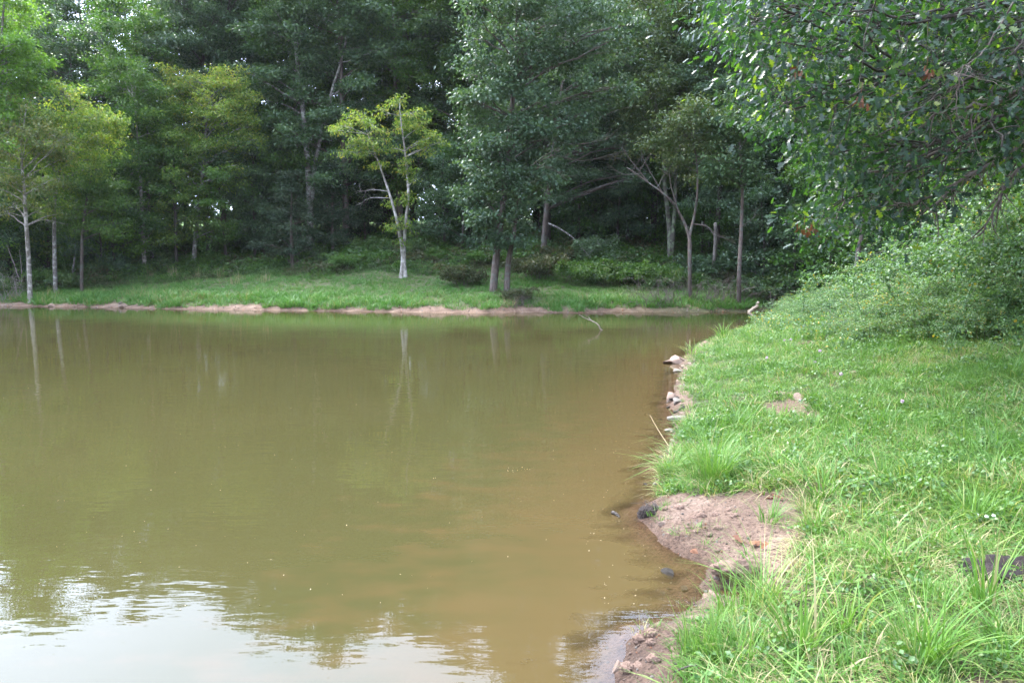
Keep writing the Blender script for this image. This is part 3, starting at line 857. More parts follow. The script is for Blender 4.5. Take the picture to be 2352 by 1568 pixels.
for (u, Y, s, lab) in [(610, 55, 1.0, 'dark cedar left of the wide cedar, under the massive trunk'), (1800, 44, 1.55, 'tall dark cedar at the head of the cove'),
                       (1870, 47, 1.3, 'dark cedar to the right of the tall cove cedar'), (250, 56, .9, 'dark cedar deep behind the left saplings'), (840, 60, .8, 'small dark cedar behind the twin trunk tree')]:
    place_copy(c0 if s > .95 else c1, at_ground(u, Y), u * .37, s, lab)

# ---- the wood behind: a few oaks grown once, then copied
protos = []
for k in range(6):
    rg = np.random.default_rng(300 + k)
    H = [24, 25.5, 23, 26, 22, 24.5][k]
    lean = rg.normal(0, .6, 2)
    P = [np.array([lean[0] * t * t + (rg.normal(0, .15) if t > 0 else 0), lean[1] * t * t + (rg.normal(0, .15) if t > 0 else 0), H * t]) for t in (0, .2, .4, .6, .8, .97)]
    P[0][2] = -.4
    blobs = []
    nb = 27
    for q in range(nb):
        t = (q + .5) / nb
        z = H * (.2 + .78 * t)
        prof = math.sin(math.pi * (0.14 + .78 * t)) ** .7
        a = q * 2.39996 + rg.normal(0, .3)
        rad = 3.5 * prof * rg.uniform(.55, 1.05)
        ax = np.array([np.interp(z / H, [0, .2, .4, .6, .8, .97], [p[i] for p in P]) for i in (0, 1)])
        blobs.append((np.array([ax[0] + rad * math.cos(a), ax[1] + rad * math.sin(a), z]), np.array([2.1, 2.1, 1.2]) * rg.uniform(.8, 1.2)))
    protos.append(make_tree('oak_tree', 'x', 'tree', (0, 0, 0), [(P, [.3, .22, .18, .14, .09, .03])], blobs, M['bark_dark'] if k % 2 else M['bark_brown'],
                            M[['oak', 'oak_blue', 'oak', 'oak_warm', 'green', 'oak_blue'][k]], rg, L=.235, Wd=.135, lai=2.4, per=72, cl=.38, tint=.5, tvar=.26, twig_r=.018))
LAND = [(-200, 'the leftmost trunk'), (60, 'the leftmost trunk'), (130, 'the second slender trunk'), (190, 'the third slender trunk'), (330, 'the ivy-clad trunk'), (450, 'the yellow-topped tree'), (545, 'the massive dark trunk'),
        (672, 'the wide cedar'), (765, 'the second cedar'), (925, 'the twin-trunk tree'), (1040, 'the russet shrub'), (1140, 'the dark-trunked oak'), (1250, 'the oak with the drooping bough'), (1400, 'the drooping leafy bough'),
        (1540, 'the mossy trunk pair'), (1585, 'the forked tree'), (1640, 'the broken snag'), (1697, 'the slim trunk'), (1800, 'the tall cove cedar'), (1870, 'the right cove cedar'), (1966, 'the leaning thin trunk'), (2200, 'the bramble thicket'), (2500, 'the overhanging oak')]


def where_in_wood(x, y):
    u = CX + FPX * x / y
    lm = min(LAND, key=lambda q: abs(q[0] - u))[1]
    return ('close behind ' if y < 50 else 'in the front row behind ' if y < 61 else 'in the middle row behind ' if y < 66.3 else 'deep in the wood behind ') + lm


used_first = set()
rg = np.random.default_rng(77)
spots = []
for Y0, step, lo, hi in ((58, 5.4, -48, 42), (63.5, 5.2, -52, 44), (69, 5.0, -54, 48)):
    x = lo + rg.uniform(0, 2)
    while x < hi:
        spots.append((x + rg.normal(0, .8), Y0 + rg.normal(0, 1.4)))
        x += step
spots += [(-11, 70.5), (-9.5, 66), (12, 66), (14.5, 71), (9, 72), (-14, 73), (-2, 72), (4, 67), (17, 46), (22, 43), (27, 40), (24, 35), (30, 34), (20, 29), (27, 28), (24, 22), (31, 22), (33, 45), (38, 38), (19.5, 38), (-46, 50), (-50, 44), (-53, 38), (14, 47)]
for i, (x, y) in enumerate(spots):
    k = int(rg.integers(0, 6))
    if x > 12 and y < 48: k = [0, 1, 2, 5][k % 4]
    if x < -20 and k == 3: k = 4
    z = gz(x, y)
    sc = rg.uniform(.9, 1.12)
    if x < -24: sc *= .93
    u_ = CX + FPX * x / y
    top = np.interp(u_, [-100, 250, 440, 925, 1000, 1290, 1340, 2400], [25.2, 26, 29.4, 29.6, 33, 33, 27.8, 27.6])
    Hk = [24, 25.5, 23, 26, 22, 24.5][k] + 1.0
    sc = min(sc * 1.15, ((y - 2) * math.tan(R(float(top))) - EYE - z) / Hk + rg.normal(0, .02))
    lb = ['dark green oak ', 'tall bluish oak ', 'leaning dark oak ', 'olive green oak ', 'fresh green tree ', 'broad bluish oak '][k] + where_in_wood(x, y)
    gr = 'trees of the wood: ' + ['dark green oaks', 'bluish oaks', 'leaning dark oaks', 'olive oaks', 'fresh green trees', 'broad bluish oaks'][k]
    if k not in used_first:
        used_first.add(k)
        o = protos[k]; o.location = (x, y, z); o.rotation_euler = (0, 0, rg.uniform(0, 6.28)); o.scale = (sc, sc, sc)
        o['label'] = lb; o['group'] = gr
    else:
        place_copy(protos[k], (x, y, z), rg.uniform(0, 6.28), sc, lb, gr)

# ---- the far edge of the field: one continuous mass of trees
rg = np.random.default_rng(340)
fw = MB()
xs = rg.uniform(-105, 95, 2400)
ys = 96 + 9 * vnoise(xs * .05, xs * 0 + 2, 71) + rg.uniform(-5, 9, 2400)
zt = 15 + 4 * vnoise(xs * .16, ys * .1, 72) + 2.5 * vnoise(xs * .5, ys * .3, 73)
zz = zt * rg.uniform(.02, 1, 2400) ** 1.35
FC = np.stack([xs, ys, height(xs, ys) + zz], -1)
leaves(fw, FC, (1.2, 1.2, .9), 30, .8, .5, rg, .45 + .2 * vnoise(xs * .2, zz * .3, 74), .2)
for x in np.arange(-100, 90, 3.1):
    y = 97 + 9 * float(vnoise(x * .05, 2., 71)) + rg.uniform(-4, 6); z = gz(x, y)
    fw.tube([(x, y, z - .5), (x + rg.normal(0, .3), y, z + 6), (x + rg.normal(0, .6), y, z + 14)], [.3, .22, .08], 5, .0)
tag(obj('far_wood', fw.mesh('far_wood', M['oak'], False)), 'solid line of trees beyond the sunlit field behind the wood', None, None, 'stuff')

# ---- middle-sized trees at the edge of the wood, leafy almost to the ground
ms = []
for k in range(4):
    rg = np.random.default_rng(360 + k)
    H = [11, 12.5, 9.5, 13][k]
    P = [np.array([0, 0, -.3]), np.array([.1, .1, H * .3]), np.array([.35 * rg.normal(), .2, H * .65]), np.array([.5 * rg.normal(), .3, H * .96])]
    blobs = []
    for q in range(17):
        t = (q + .5) / 17; a = q * 2.4 + rg.normal(0, .3); rr = 2.1 * math.sin(math.pi * (.2 + .68 * t)) * rg.uniform(.5, 1.1)
        blobs.append((np.array([rr * math.cos(a), rr * math.sin(a), H * (.16 + .8 * t)]), np.array([1.25, 1.25, .7]) * rg.uniform(.8, 1.2)))
    ms.append(make_tree('young_tree', 'x', 'tree', (0, 0, 0), [(P, [.13, .1, .07, .02])], blobs, M['bark_dark'], M[['green', 'yellow', 'oak', 'bright'][k]], rg, L=.2, Wd=.11, lai=2.1, per=50, tint=[.5, .25, .5, .3][k]))
ml = ['fresh green young tree ', 'yellowish green young tree ', 'dark young tree ', 'light green young tree ']
rg = np.random.default_rng(80)
first = set()
for u, Y, k, sc in [(-60, 47, 3, 1.1), (20, 50, 0, 1.0), (110, 51, 1, .95), (190, 50.5, 0, .95), (265, 51, 3, .95), (350, 52.5, 0, 1.0), (405, 52, 1, 1.05), (520, 53, 0, 1.0), (585, 54, 2, 1.1), (620, 56, 2, 1.1), (-10, 55, 2, 1.1), (150, 55.5, 0, 1.15), (300, 56, 2, 1.1),
                    (1020, 53, 2, .9), (1080, 55, 0, 1.0), (1330, 55, 2, 1.0), (1440, 56, 2, 1.05), (1630, 52, 2, 1.0), (1760, 46, 2, 1.0), (1850, 42, 2, .95), (1930, 37, 0, .9), (2050, 31, 2, .9), (850, 60, 2, 1.0), (60, 57, 2, 1.2), (230, 54, 3, .8)]:
    p = at_ground(u, Y); lb = ml[k] + where_in_wood(p[0], p[1])
    gr = 'young trees: ' + ['fresh green', 'yellowish', 'dark', 'light green'][k]
    sc *= rg.uniform(.94, 1.06)
    if k not in first:
        first.add(k); o = ms[k]; o.location = p; o.scale = (sc, sc, sc); o['label'] = lb; o['group'] = gr
    else:
        place_copy(ms[k], p, rg.uniform(0, 6.28), sc, lb, gr)

# ---- understory trees, low leafy boughs under the big crowns
us = []
for k in range(3):
    rg = np.random.default_rng(350 + k)
    H = [6.5, 5.5, 7.5][k]
    P = [np.array([0, 0, -.3]), np.array([.1, .1, H * .35]), np.array([.3 * rg.normal(), .2, H * .7]), np.array([.4 * rg.normal(), .3, H])]
    blobs = [(np.array([1.5 * math.cos(q * 2.4) * (1.2 - q / 12), 1.5 * math.sin(q * 2.4) * (1.2 - q / 12), H * (.16 + .07 * q)]), (1.2, 1.2, .6)) for q in range(12)]
    us.append(make_tree('understory_tree', 'x', 'tree', (0, 0, 0), [(P, [.09, .07, .05, .02])], blobs, M['bark_dark'], M[['oak', 'green', 'oak_blue'][k]], rg, L=.2, Wd=.11, lai=1.8, tint=.3))
rg = np.random.default_rng(78)
uspots = [(at_ground(u, Y), i) for i, (u, Y) in enumerate([(20, 48), (110, 51), (230, 50), (290, 53), (390, 55), (30, 56), (160, 58), (620, 60), (1060, 52), (1010, 58), (1330, 56), (1420, 54), (1480, 58), (1610, 50),
                                                          (1750, 42), (1830, 40), (1900, 36), (1930, 41), (1780, 48), (1990, 33), (2080, 27), (2180, 25), (2260, 21), (2350, 18), (2440, 17), (2130, 32), (1660, 54), (1240, 60),
                                                          (-60, 52), (-120, 47), (1090, 63), (1160, 66), (1290, 64), (1380, 62), (1450, 66), (1540, 62), (1600, 64), (1690, 60), (1790, 58), (1120, 57), (560, 66), (100, 64), (220, 66), (20, 66), (760, 62), (1350, 66), (1500, 56), (1580, 57), (1860, 56), (880, 66), (700, 66), (2040, 38), (1700, 47), (1880, 50), (340, 62)])]
tk = np.random.default_rng(79)
for x in np.arange(-46, 46, 2.3):
    y = 73 + tk.normal(0, 1.2); u = CX + FPX * x / y
    if 370 < u < 600 or 235 < u < 300 or 940 < u < 1010: continue
    uspots.append((np.array([x, y, gz(x, y)]), int(tk.integers(0, 3))))
first = set()
for p, i in uspots:
    k = i % 3
    s = rg.uniform(.8, 1.15) * (1.5 if p[1] > 67 else 1.3 if p[1] > 55 else 1)
    ul2 = ['low dark understory tree ', 'low fresh green understory tree ', 'low bluish understory tree '][k] + where_in_wood(p[0], p[1])
    if k not in first:
        first.add(k); o = us[k]; o.location = p; o.scale = (s, s, s); o['label'] = ul2; o['group'] = 'understory trees: ' + ['dark', 'fresh green', 'bluish'][k]
    else:
        place_copy(us[k], p, rg.uniform(0, 6.28), s, ul2, 'understory trees: ' + ['dark', 'fresh green', 'bluish'][k])


# ------------------------------------------------------------------ the near oak that hangs over the bank from the right
def lobed(mb, P, T, N, Ls, tint, rg):
    """a lobed oak leaf of real outline, cupped along the midrib"""
    prof = np.array([(0.02, 0.0), (.21, .27), (.085, .38), (.33, .54), (.11, .64), (.25, .87)])
    k = len(prof)
    S = nrm(np.cross(N, T)); N2 = np.cross(T, S)
    y, w = prof[:, 1], prof[:, 0]
    cup = rg.uniform(.05, .22, len(P))[:, None, None]; bend = rg.uniform(-.05, .3, len(P))[:, None, None]
    Y3 = y[None, :, None]
    mid = T[:, None] * Y3 - N2[:, None] * bend * Y3 ** 2
    lft = mid + S[:, None] * w[None, :, None] + N2[:, None] * cup * w[None, :, None]
    rgt = mid - S[:, None] * w[None, :, None] + N2[:, None] * cup * w[None, :, None]
    tip = (T - N2 * bend[:, 0])[:, None]
    V = np.concatenate([mid, lft, rgt, tip], 1) * Ls[:, None, None] + P[:, None]
    f = []
    for i in range(k - 1):
        f += [[i, i + 1, k + i + 1], [i, k + i + 1, k + i], [i, 2 * k + i, 2 * k + i + 1], [i, 2 * k + i + 1, i + 1]]
    f += [[k - 1, 3 * k, 2 * k - 1], [k - 1, 3 * k - 1, 3 * k]]
    f = np.array(f); nv = 3 * k + 1
    F = (np.arange(len(P))[:, None, None] * nv + f[None]).reshape(-1, 3)
    mb.add(V.reshape(-1, 3), F, np.repeat(tint, nv))


rg = np.random.default_rng(500)
TR = np.array([11.8, 11.2, gz(11.8, 11.2)])
near = empty('overhanging_oak', TR, 'near oak reaching over the right bank, glossy lobed leaves in the upper right', 'tree')
tpath = [TR + [0, 0, -.3], TR + [-.05, 0, 1.5], TR + [-.2, .1, 3.4], TR + [-.5, .2, 5.6], TR + [-.8, .2, 8.5], TR + [-.9, .3, 12]]
tq = smooth_path(tpath, 24)
mb = MB(); mb.tube(tq, np.interp(np.linspace(0, 1, 24), [0, .1, .5, 1], [.42, .33, .25, .08]), 10)
obj('trunk', mb.mesh('trunk', M['bark_dark'], True, TR), near)
OUT = np.array([(1640, -60), (1650, 40), (1690, 110), (1725, 150), (1745, 190), (1735, 225), (1760, 262), (1840, 292), (1838, 330), (1868, 330), (1880, 370), (1912, 415), (1905, 445), (1925, 470),
                (1880, 495), (1832, 520), (1880, 545), (1950, 540), (2000, 575), (2080, 560), (2140, 590), (2230, 560), (2420, 540), (2420, -60)], float)
cl_p, cl_d = [], []
while len(cl_p) < 760:
    u, v = rg.uniform(1640, 2420), rg.uniform(-60, 600)
    if not inpoly(np.array(u), np.array(v), OUT): continue
    if ((u - 2185) / 36) ** 2 + ((v - 35) / 36) ** 2 < 1: continue
    # the bough droops away towards the right: the leafy skin faces the water, the inside is thin and twiggy
    inner = sstep(2050, 2250, u) * sstep(300, 420, v)
    if rg.random() < inner * .88: continue
    if v > 440 and u > 1900 and rg.random() < .72: continue
    if v > 515 and u > 1960: continue
    Y = rg.uniform(7.3, 13) if rg.random() < .78 else rg.uniform(12, 16)
    if v < -20 and Y < 8: continue
    p = at(u, v, Y)
    if p[2] < gz(p[0], p[1]) + 1.7: continue
    cl_p.append(p)
# the crown goes on beyond the frame, thickened there unseen to block skylight
while len(cl_p) < 1500:
    d = nrm(rg.normal(0, 1, 3)); p = TR + np.array([-1.5, .5, 9.0]) + d * rg.uniform(.5, 1, 1) ** .5 * np.array([8.0, 7.5, 4.2])
    if p[2] < 2.2 + .42 * p[1] + .2: continue
    cl_p.append(p)
CPn = np.array(cl_p)
hubs = CPn[rg.choice(760, 26, replace=False)]
hubs = np.concatenate([hubs, CPn[760 + rg.choice(740, 9, replace=False)]])
own = np.argmin(((CPn[:, None] - hubs[None]) ** 2).sum(-1), 1)
for h_, hb in enumerate(hubs):
    members = CPn[own == h_]
    if len(members) == 0: continue
    z_att = np.clip(hb[2] + 1.0 - .12 * np.linalg.norm(hb[:2] - TR[:2]), 3.0, 11.5)
    a = tq[np.argmin(np.abs(tq[:, 2] - z_att))]
    lm = limb_curve(a, hb, rg, .12, .05, 12)
    br = MB(); ln = np.linalg.norm(hb - a)
    br.tube(lm, np.linspace(.035 + .006 * ln, .012, 12), 6)
    nsub = max(1, len(members) // 5)
    subs = members[rg.choice(len(members), nsub, replace=False)]
    so = np.argmin(((members[:, None] - subs[None]) ** 2).sum(-1), 1)
    for b_i, sb in enumerate(subs):
        j = int(np.argmin(((lm - sb) ** 2).sum(1)))
        j = int(np.clip(j - 2, 2, 11))
        sbr = limb_curve(lm[j], sb, rg, .04, .08, 9)
        br.tube(sbr, np.linspace(.018, .008, 9), 5)
        for q in members[so == b_i]:
            jj = int(np.clip(np.argmin(((sbr - q) ** 2).sum(1)) - 1, 2, 8))
            br.tube(limb_curve(sbr[jj], q, rg, -.02, .1, 5), np.linspace(.008, .003, 5), 4)
            for _ in range(2):
                br.tube(limb_curve(q, q + rg.normal(0, .2, 3), rg, 0, .1, 3), np.linspace(.004, .002, 3), 3)
    obj('branch', br.mesh('branch', M['bark_dark'], True, TR), near)
# bare hanging boughs seen inside the crown
for path, r0, Ys in [([(2420, 195), (2300, 232), (2200, 250), (2145, 262)], .035, (8.2, 7.6)), ([(2420, 230), (2290, 280), (2200, 320), (2090, 380), (2000, 395)], .04, (9, 8.4)),
                     ([(2420, 330), (2260, 385), (2180, 440), (2135, 490)], .05, (10, 9.4)), ([(2420, 350), (2320, 420), (2290, 470), (2250, 540)], .035, (9.5, 9.2)),
                     ([(2345, -20), (2255, 125), (2205, 155), (2200, 205), (2195, 275)], .011, (7.5, 7.3)), ([(2420, 260), (2350, 330), (2230, 400), (2120, 460), (2060, 470)], .03, (8.8, 8.2))]:
    P = [at(u, v, Ys[0] + (Ys[1] - Ys[0]) * i / (len(path) - 1)) for i, (u, v) in enumerate(path)]
    P = [tq[np.argmin(np.abs(tq[:, 2] - min(11, P[0][2] + 1)))]] + P if r0 > .03 else P
    Q = smooth_path(P, 26)
    Q[1:-1] += rg.normal(0, .012, (24, 3))
    br = MB(); br.tube(Q, np.linspace(r0, r0 * .3, 26), 6)
    for _ in range(26):
        j = rg.integers(8, 26); e = Q[j] + np.array([rg.normal(-.15, .2), rg.normal(0, .2), -abs(rg.normal(.25, .18))])
        br.tube(limb_curve(Q[j], e, rg, 0, .12, 5), np.linspace(r0 * .3, .002, 5), 3)
    obj('branch', br.mesh('branch', M['twig'], True, TR), near)['label'] = 'bare drooping twiggy branch'
per = 34
m = len(CPn)
off = rg.normal(0, 1, (m, per, 3)) * np.array([.28, .28, .17])
LP = (CPn[:, None] + off).reshape(-1, 3)
N = len(LP)
o = nrm(off.reshape(-1, 3))
LT = nrm(o * .7 + rg.normal(0, .5, (N, 3)) + [0, 0, -.45])
LN = nrm(np.array([-.15, -.25, .7]) + .25 * o + rg.normal(0, .5, (N, 3)))
LL = rg.uniform(.06, .12, N)
LTi = np.clip(np.repeat(rg.normal(.44, .25, m), per) + rg.normal(0, .2, N), 0, 1)
# the 300 leaves that show largest are objects of their own
dcam = np.linalg.norm(LP - [0, 0, EYE], axis=1)
uu = CX + FPX * LP[:, 0] / LP[:, 1]
vv = 622.5 - FPX * (LP[:, 2] - EYE) / LP[:, 1]
vis = (LP[:, 1] > 3) & (uu > 1600) & (uu < 2352) & (vv > 0)
order = np.argsort(np.where(vis, dcam / LL, 1e9))[:300]
sel = np.zeros(N, bool); sel[order] = True
inview = np.repeat(np.arange(m) < 760, per)
rest = ~sel & inview
mb = MB(); lobed(mb, LP[rest], LT[rest], LN[rest], LL[rest], LTi[rest], rg)
leaves(mb, CPn[760:], (.3, .3, .2), 30, .17, .1, rg, .42, .2)
tag(obj('foliage', mb.mesh('foliage', M['near_oak'], False, TR), near), None, None, None, 'stuff')
lmesh = []
for q in range(8):
    mb = MB(); lobed(mb, np.zeros((1, 3)), np.array([[0, 1., 0]]), np.array([[0, 0, 1.]]), np.ones(1), np.array([.2 + .1 * q]), rg)
    lmesh.append(mb.mesh('leaf', M['near_oak'], False))
from mathutils import Matrix
for q in order:
    S = nrm(np.cross(LN[q], LT[q])); N2 = np.cross(LT[q], S)
    # columns: x = side, y = along the leaf, z = up
    mt = Matrix(((-S[0] * -1, LT[q][0], N2[0]), (-S[1] * -1, LT[q][1], N2[1]), (-S[2] * -1, LT[q][2], N2[2]))).to_4x4()
    lo = obj('leaf', lmesh[int(np.clip((LTi[q] - .2) * 10, 0, 7))], near)
    e = Matrix.Translation(Vector(LP[q] - TR)) @ mt
    lo.matrix_local = e @ Matrix.Scale(LL[q], 4)
# tufts of dead red-brown leaves
for (u, v, Y) in [(1831, 165, 7.5), (2128, 165, 7.4), (1978, 225, 7.2), (1845, 528, 8.2), (1862, 526, 8.3)]:
    mb = MB(); c = at(u, v, Y); k = 9
    lobed(mb, c + rg.normal(0, .035, (k, 3)), nrm(rg.normal(0, .5, (k, 3)) + [0, 0, -.8]), nrm(rg.normal(0, 1, (k, 3))), rg.uniform(.05, .09, k), rg.uniform(0, .7, k), rg)
    mb.tube(limb_curve(c + [.02, .02, .16], c, rg, 0, .05, 4), np.linspace(.003, .002, 4), 3)
    obj('dead_leaf_cluster', mb.mesh('dead_leaf_cluster', M['dead_leaf'], False, TR), near)['label'] = 'tuft of withered red-brown leaves'


# ------------------------------------------------------------------ bramble bank on the right and shrubs on the far side
def make_bush(name, label, cat, R3, rg, leaf, L=.055, Wd=.035, lai=2.6, canes=16, group=None, twigm='twig', nblob=14, per=60, tint=.5):
    root = empty(name, (0, 0, 0), label, cat, group)
    st = MB(); lf = MB()
    rx, ry, h = R3
    for k in range(nblob):
        a = rg.uniform(0, 6.28); q = math.sqrt(rg.random())
        c = np.array([rx * .75 * q * math.cos(a), ry * .75 * q * math.sin(a), h * (.25 + .5 * rg.random()) * (1 - .45 * q * q)])
        r = np.array([rx * .4, ry * .4, h * .26]) * rg.uniform(.7, 1.2)
        m = max(4, int(lai * math.pi * r[0] * r[2] / (.5 * L * Wd) / per))
        CC = sample_blob(c, r, m, rg); CC[:, 2] = np.maximum(CC[:, 2], .06)
        leaves(lf, CC, (.13, .13, .08), per, L, Wd, rg, tint, .2, .9, .1, c)
        st.tube(limb_curve((c[0] * .3, c[1] * .3, -.1), c + [0, 0, r[2] * .5], rg, .1, .08, 6), np.linspace(.012, .004, 6), 4)
    for k in range(canes):
        a = rg.uniform(0, 6.28); q = rg.uniform(.5, 1.1)
        s0 = np.array([rx * .3 * math.cos(a), ry * .3 * math.sin(a), 0])
        e = np.array([rx * q * math.cos(a), ry * q * math.sin(a), h * rg.uniform(.45, .9)])
        e[:2] *= rg.uniform(.9, 1.35); P = limb_curve(s0, e, rg, .5, .04, 12)
        P[-3:, 2] -= np.array([.03, .09, .18]) * h
        st.tube(P, np.linspace(.009, .003, 12), 4)
        leaves(lf, P[3:], (.06, .06, .045), 16, L, Wd, rg, tint + .1, .2, .9, .1)
    obj('stem', st.mesh('stem', M[twigm], True), root)
    tag(obj('foliage', lf.mesh('foliage', leaf, False), root), None, None, None, 'stuff')
    return root


bp_ = [make_bush('bramble_bush', 'x', 'bush', (2.3, 2.3, 2.3), np.random.default_rng(600 + k), M['bramble'], L=.07, Wd=.042, lai=1.0, nblob=17, canes=42, tint=[.45, .55, .38][k]) for k in range(3)]
BR = [((10.9, 13.4), 1.15, 'bright bramble at the right edge, in front of the dark oak interior'), ((9.6, 15.4), .72, 'bramble patch on the slope behind the broad-leaved weed'),
      ((10.9, 17.0), .95, 'bramble with long arching canes midway along the thicket'), ((10.9, 19.4), .78, 'pale green bramble behind the midway one'), ((12.0, 21.8), .9, 'dense bramble in the far half of the thicket'),
      ((12.2, 24.6), .8, 'grey-green bramble near the far end of the thicket'), ((13.3, 27.6), .75, 'last bramble above the cove mouth'), ((13.2, 15.6), 1.4, 'tall bramble at the back right of the thicket'),
      ((13.4, 19.6), 1.15, 'tall bramble behind the arching canes'), ((13.8, 24.2), 1.05, 'tall bramble in the shade toward the cove'), ((9.4, 17.6), .45, 'low bramble tongue creeping into the grass'),
      ((10.3, 22.0), .5, 'low bramble at the foot of the far thicket'), ((12.2, 11.9), 1.45, 'bramble under the oak boughs at the frame edge'),
      ((8.7, 13.6), .55, 'knee-high bramble in front of the bright one at the right edge'), ((8.3, 16.0), .5, 'knee-high bramble beside the broad-leaved weed'), ((9.8, 20.4), .55, 'waist-high bramble in front of the pale green one'),
      ((10.9, 25.2), .5, 'waist-high bramble in front of the grey-green one'), ((11.9, 28.6), .5, 'bramble straggling down to the pale ledge rock'), ((8.9, 19.6), .36, 'small bramble shoot patch in the upper grass'),
      ((7.6, 14.4), .34, 'lowest bramble sprawling out over the grass'), ((9.9, 12.2), .7, 'half-tall bramble at the right edge below the tall one'), ((10.0, 23.4), .36, 'small bramble patch nearest the upper shore')]
extra = np.random.default_rng(631)
for x in np.arange(8.6, 15, 1.45):
    for y in np.arange(11.5, 29, 1.9):
        q = (x + extra.normal(0, .4) + .06 * max(0, y - 14), y + extra.normal(0, .5))
        if q[0] < 8.3 + .14 * (q[1] - 12) or min(math.hypot(q[0] - b_[0][0], q[1] - b_[0][1]) for b_ in BR) < .8: continue
        BR.append((q, extra.uniform(.34, .62), 'one of many low brambles tangled together over the right-hand slope'))
for i, ((x, y), s, lab) in enumerate(BR):
    p = (x, y, gz(x, y) - .05)
    sz = s * (.95 if s > 1.1 else .75 if s > .7 else .85)
    if i < 3:
        o = bp_[i]; o.location = p; o.scale = (s, s, sz); o['label'] = lab; o['group'] = 'brambles of the right-hand thicket'
    else:
        o = place_copy(bp_[i % 3], p, i * 1.7, s, lab, 'low brambles on the right-hand slope' if lab.startswith('one of') else 'brambles of the right-hand thicket')
        o.scale = (s, s, sz)


def cane(label, pts, seed):
    g = np.random.default_rng(seed); root = empty('bramble_cane', pts[0], label, 'bramble cane', 'long canes arching over the thicket')
    Q = smooth_path(pts, 30); mb = MB(); mb.tube(Q, np.linspace(.013, .004, 30), 5)
    C = [Q[5:]]
    for j in range(6, 29, 2):
        e = Q[j] + np.array([g.normal(0, .3), g.normal(0, .3), g.normal(.02, .16)]); P = limb_curve(Q[j], e, g, .1, .1, 5)
        mb.tube(P, np.linspace(.006, .003, 5), 4); C.append(P[1:])
    obj('stem', mb.mesh('stem', M['bramble'], True, pts[0]), root)
    lf = MB(); leaves(lf, np.concatenate(C), (.06, .06, .04), 11, .075, .045, g, .5, .25, 1.0, .1)
    tag(obj('foliage', lf.mesh('foliage', M['bramble'], False, pts[0]), root), None, None, None, 'stuff')


for i, (pp, Yc, lb) in enumerate([([(2000, 690), (1960, 640), (2010, 600), (2080, 583), (2150, 592), (2230, 615)], 15, 'longest leafy cane arching over the dark gap above the thicket'), ([(2120, 680), (2040, 660), (2050, 625), (2120, 600), (2190, 600)], 14.5, 'second leafy cane arching just below the longest one'),
                                  ([(1845, 720), (1850, 668), (1880, 645), (1930, 640), (1975, 652)], 20, 'leafy cane arching over the left end of the thicket'), ([(2250, 640), (2280, 570), (2310, 520), (2352, 500)], 13.5, 'leafy cane rising at the right frame edge'),
                                  ([(1795, 738), (1785, 715), (1800, 700), (1840, 690)], 27, 'wispy cane trailing toward the water over the pale ledge'), ([(2190, 690), (2240, 640), (2290, 640), (2335, 690)], 12.5, 'arched cane in the right half of the thicket')]):
    P = [at(u, v, Yc + .25 * math.sin(q * 1.9 + i)) for q, (u, v) in enumerate(pp)]
    P[0][2] = gz(P[0][0], P[0][1]) - .05
    cane(lb, P, 640 + i)

sp_ = [make_bush('shrub', 'x', 'bush', (1.7, 1.5, 1.3), np.random.default_rng(620 + k), M[['shrub', 'green', 'russet', 'oak_blue'][k]], L=.11, Wd=.07, lai=1.8, nblob=12, per=40, canes=12) for k in range(4)]
SH = [(1065, 655, .9, 2, 'russet-leaved shrub at the grass edge right of the twin trunks'), (1235, 640, 1.1, 2, 'wide brownish shrub right of the dark-trunked oak'), (1330, 650, 1.0, 1, 'fresh green shrub below the drooping bough'),
      (1400, 655, .9, 0, 'dull green shrub right of the drooping bough'), (1470, 655, 1.0, 1, 'leafy shrub left of the dead brush'), (1540, 665, .9, 0, 'green shrub beside the dead brush'), (1620, 640, 1.1, 3, 'bluish shrub at the foot of the broken snag'),
      (1185, 695, .55, 2, 'small dry shrub overhanging the waterline'), (790, 620, .8, 1, 'bright low shrub right of the cedars'), (490, 612, .8, 1, 'leafy shrub at the foot of the yellow-topped tree'),
      (40, 660, 1.1, 0, 'dark shrub behind the leftmost trunk'), (105, 660, 1.0, 1, 'green shrub between the two left trunks'), (160, 665, .8, 0, 'low shrub beside the third trunk'), (240, 640, 1.0, 0, 'shaded shrub left of the dry grass'),
      (290, 625, 1.0, 3, 'dark shrub left of the ivy-clad trunk'), (380, 620, .9, 0, 'dark shrub right of the ivy-clad trunk'), (1760, 690, 1.0, 3, 'dark shrub over the driftwood'), (1800, 680, 1.2, 0, 'dark green shrub at the head of the cove'),
      (1840, 680, 1.1, 3, 'dark bluish shrub at the cove corner'), (1720, 690, .8, 0, 'shrub behind the slim trunk'), (860, 590, 1.0, 0, 'shaded shrub on the slope left of the twin trunks'), (970, 590, .9, 0, 'shaded shrub on the slope right of the twin trunks'),
      (1110, 610, .8, 1, 'small shrub behind the oak foot'), (1290, 610, .9, 2, 'brown shrub high on the slope'), (1020, 600, .7, 1, 'small green shrub upslope of the russet one'), (0, 680, .9, 0, 'dark shrub at the left frame edge')]
seen = set()
for i, (u, v, s, k, lab) in enumerate(SH):
    p = ground(u, v); p[2] -= .05
    if k not in seen:
        seen.add(k); o = sp_[k]; o.location = p; s *= 1.3; o.scale = (s, s, s); o['label'] = lab; o['group'] = 'shrubs along the far bank'
    else:
        place_copy(sp_[k], p, i * 1.3, s * 1.3, lab, 'shrubs along the far bank')


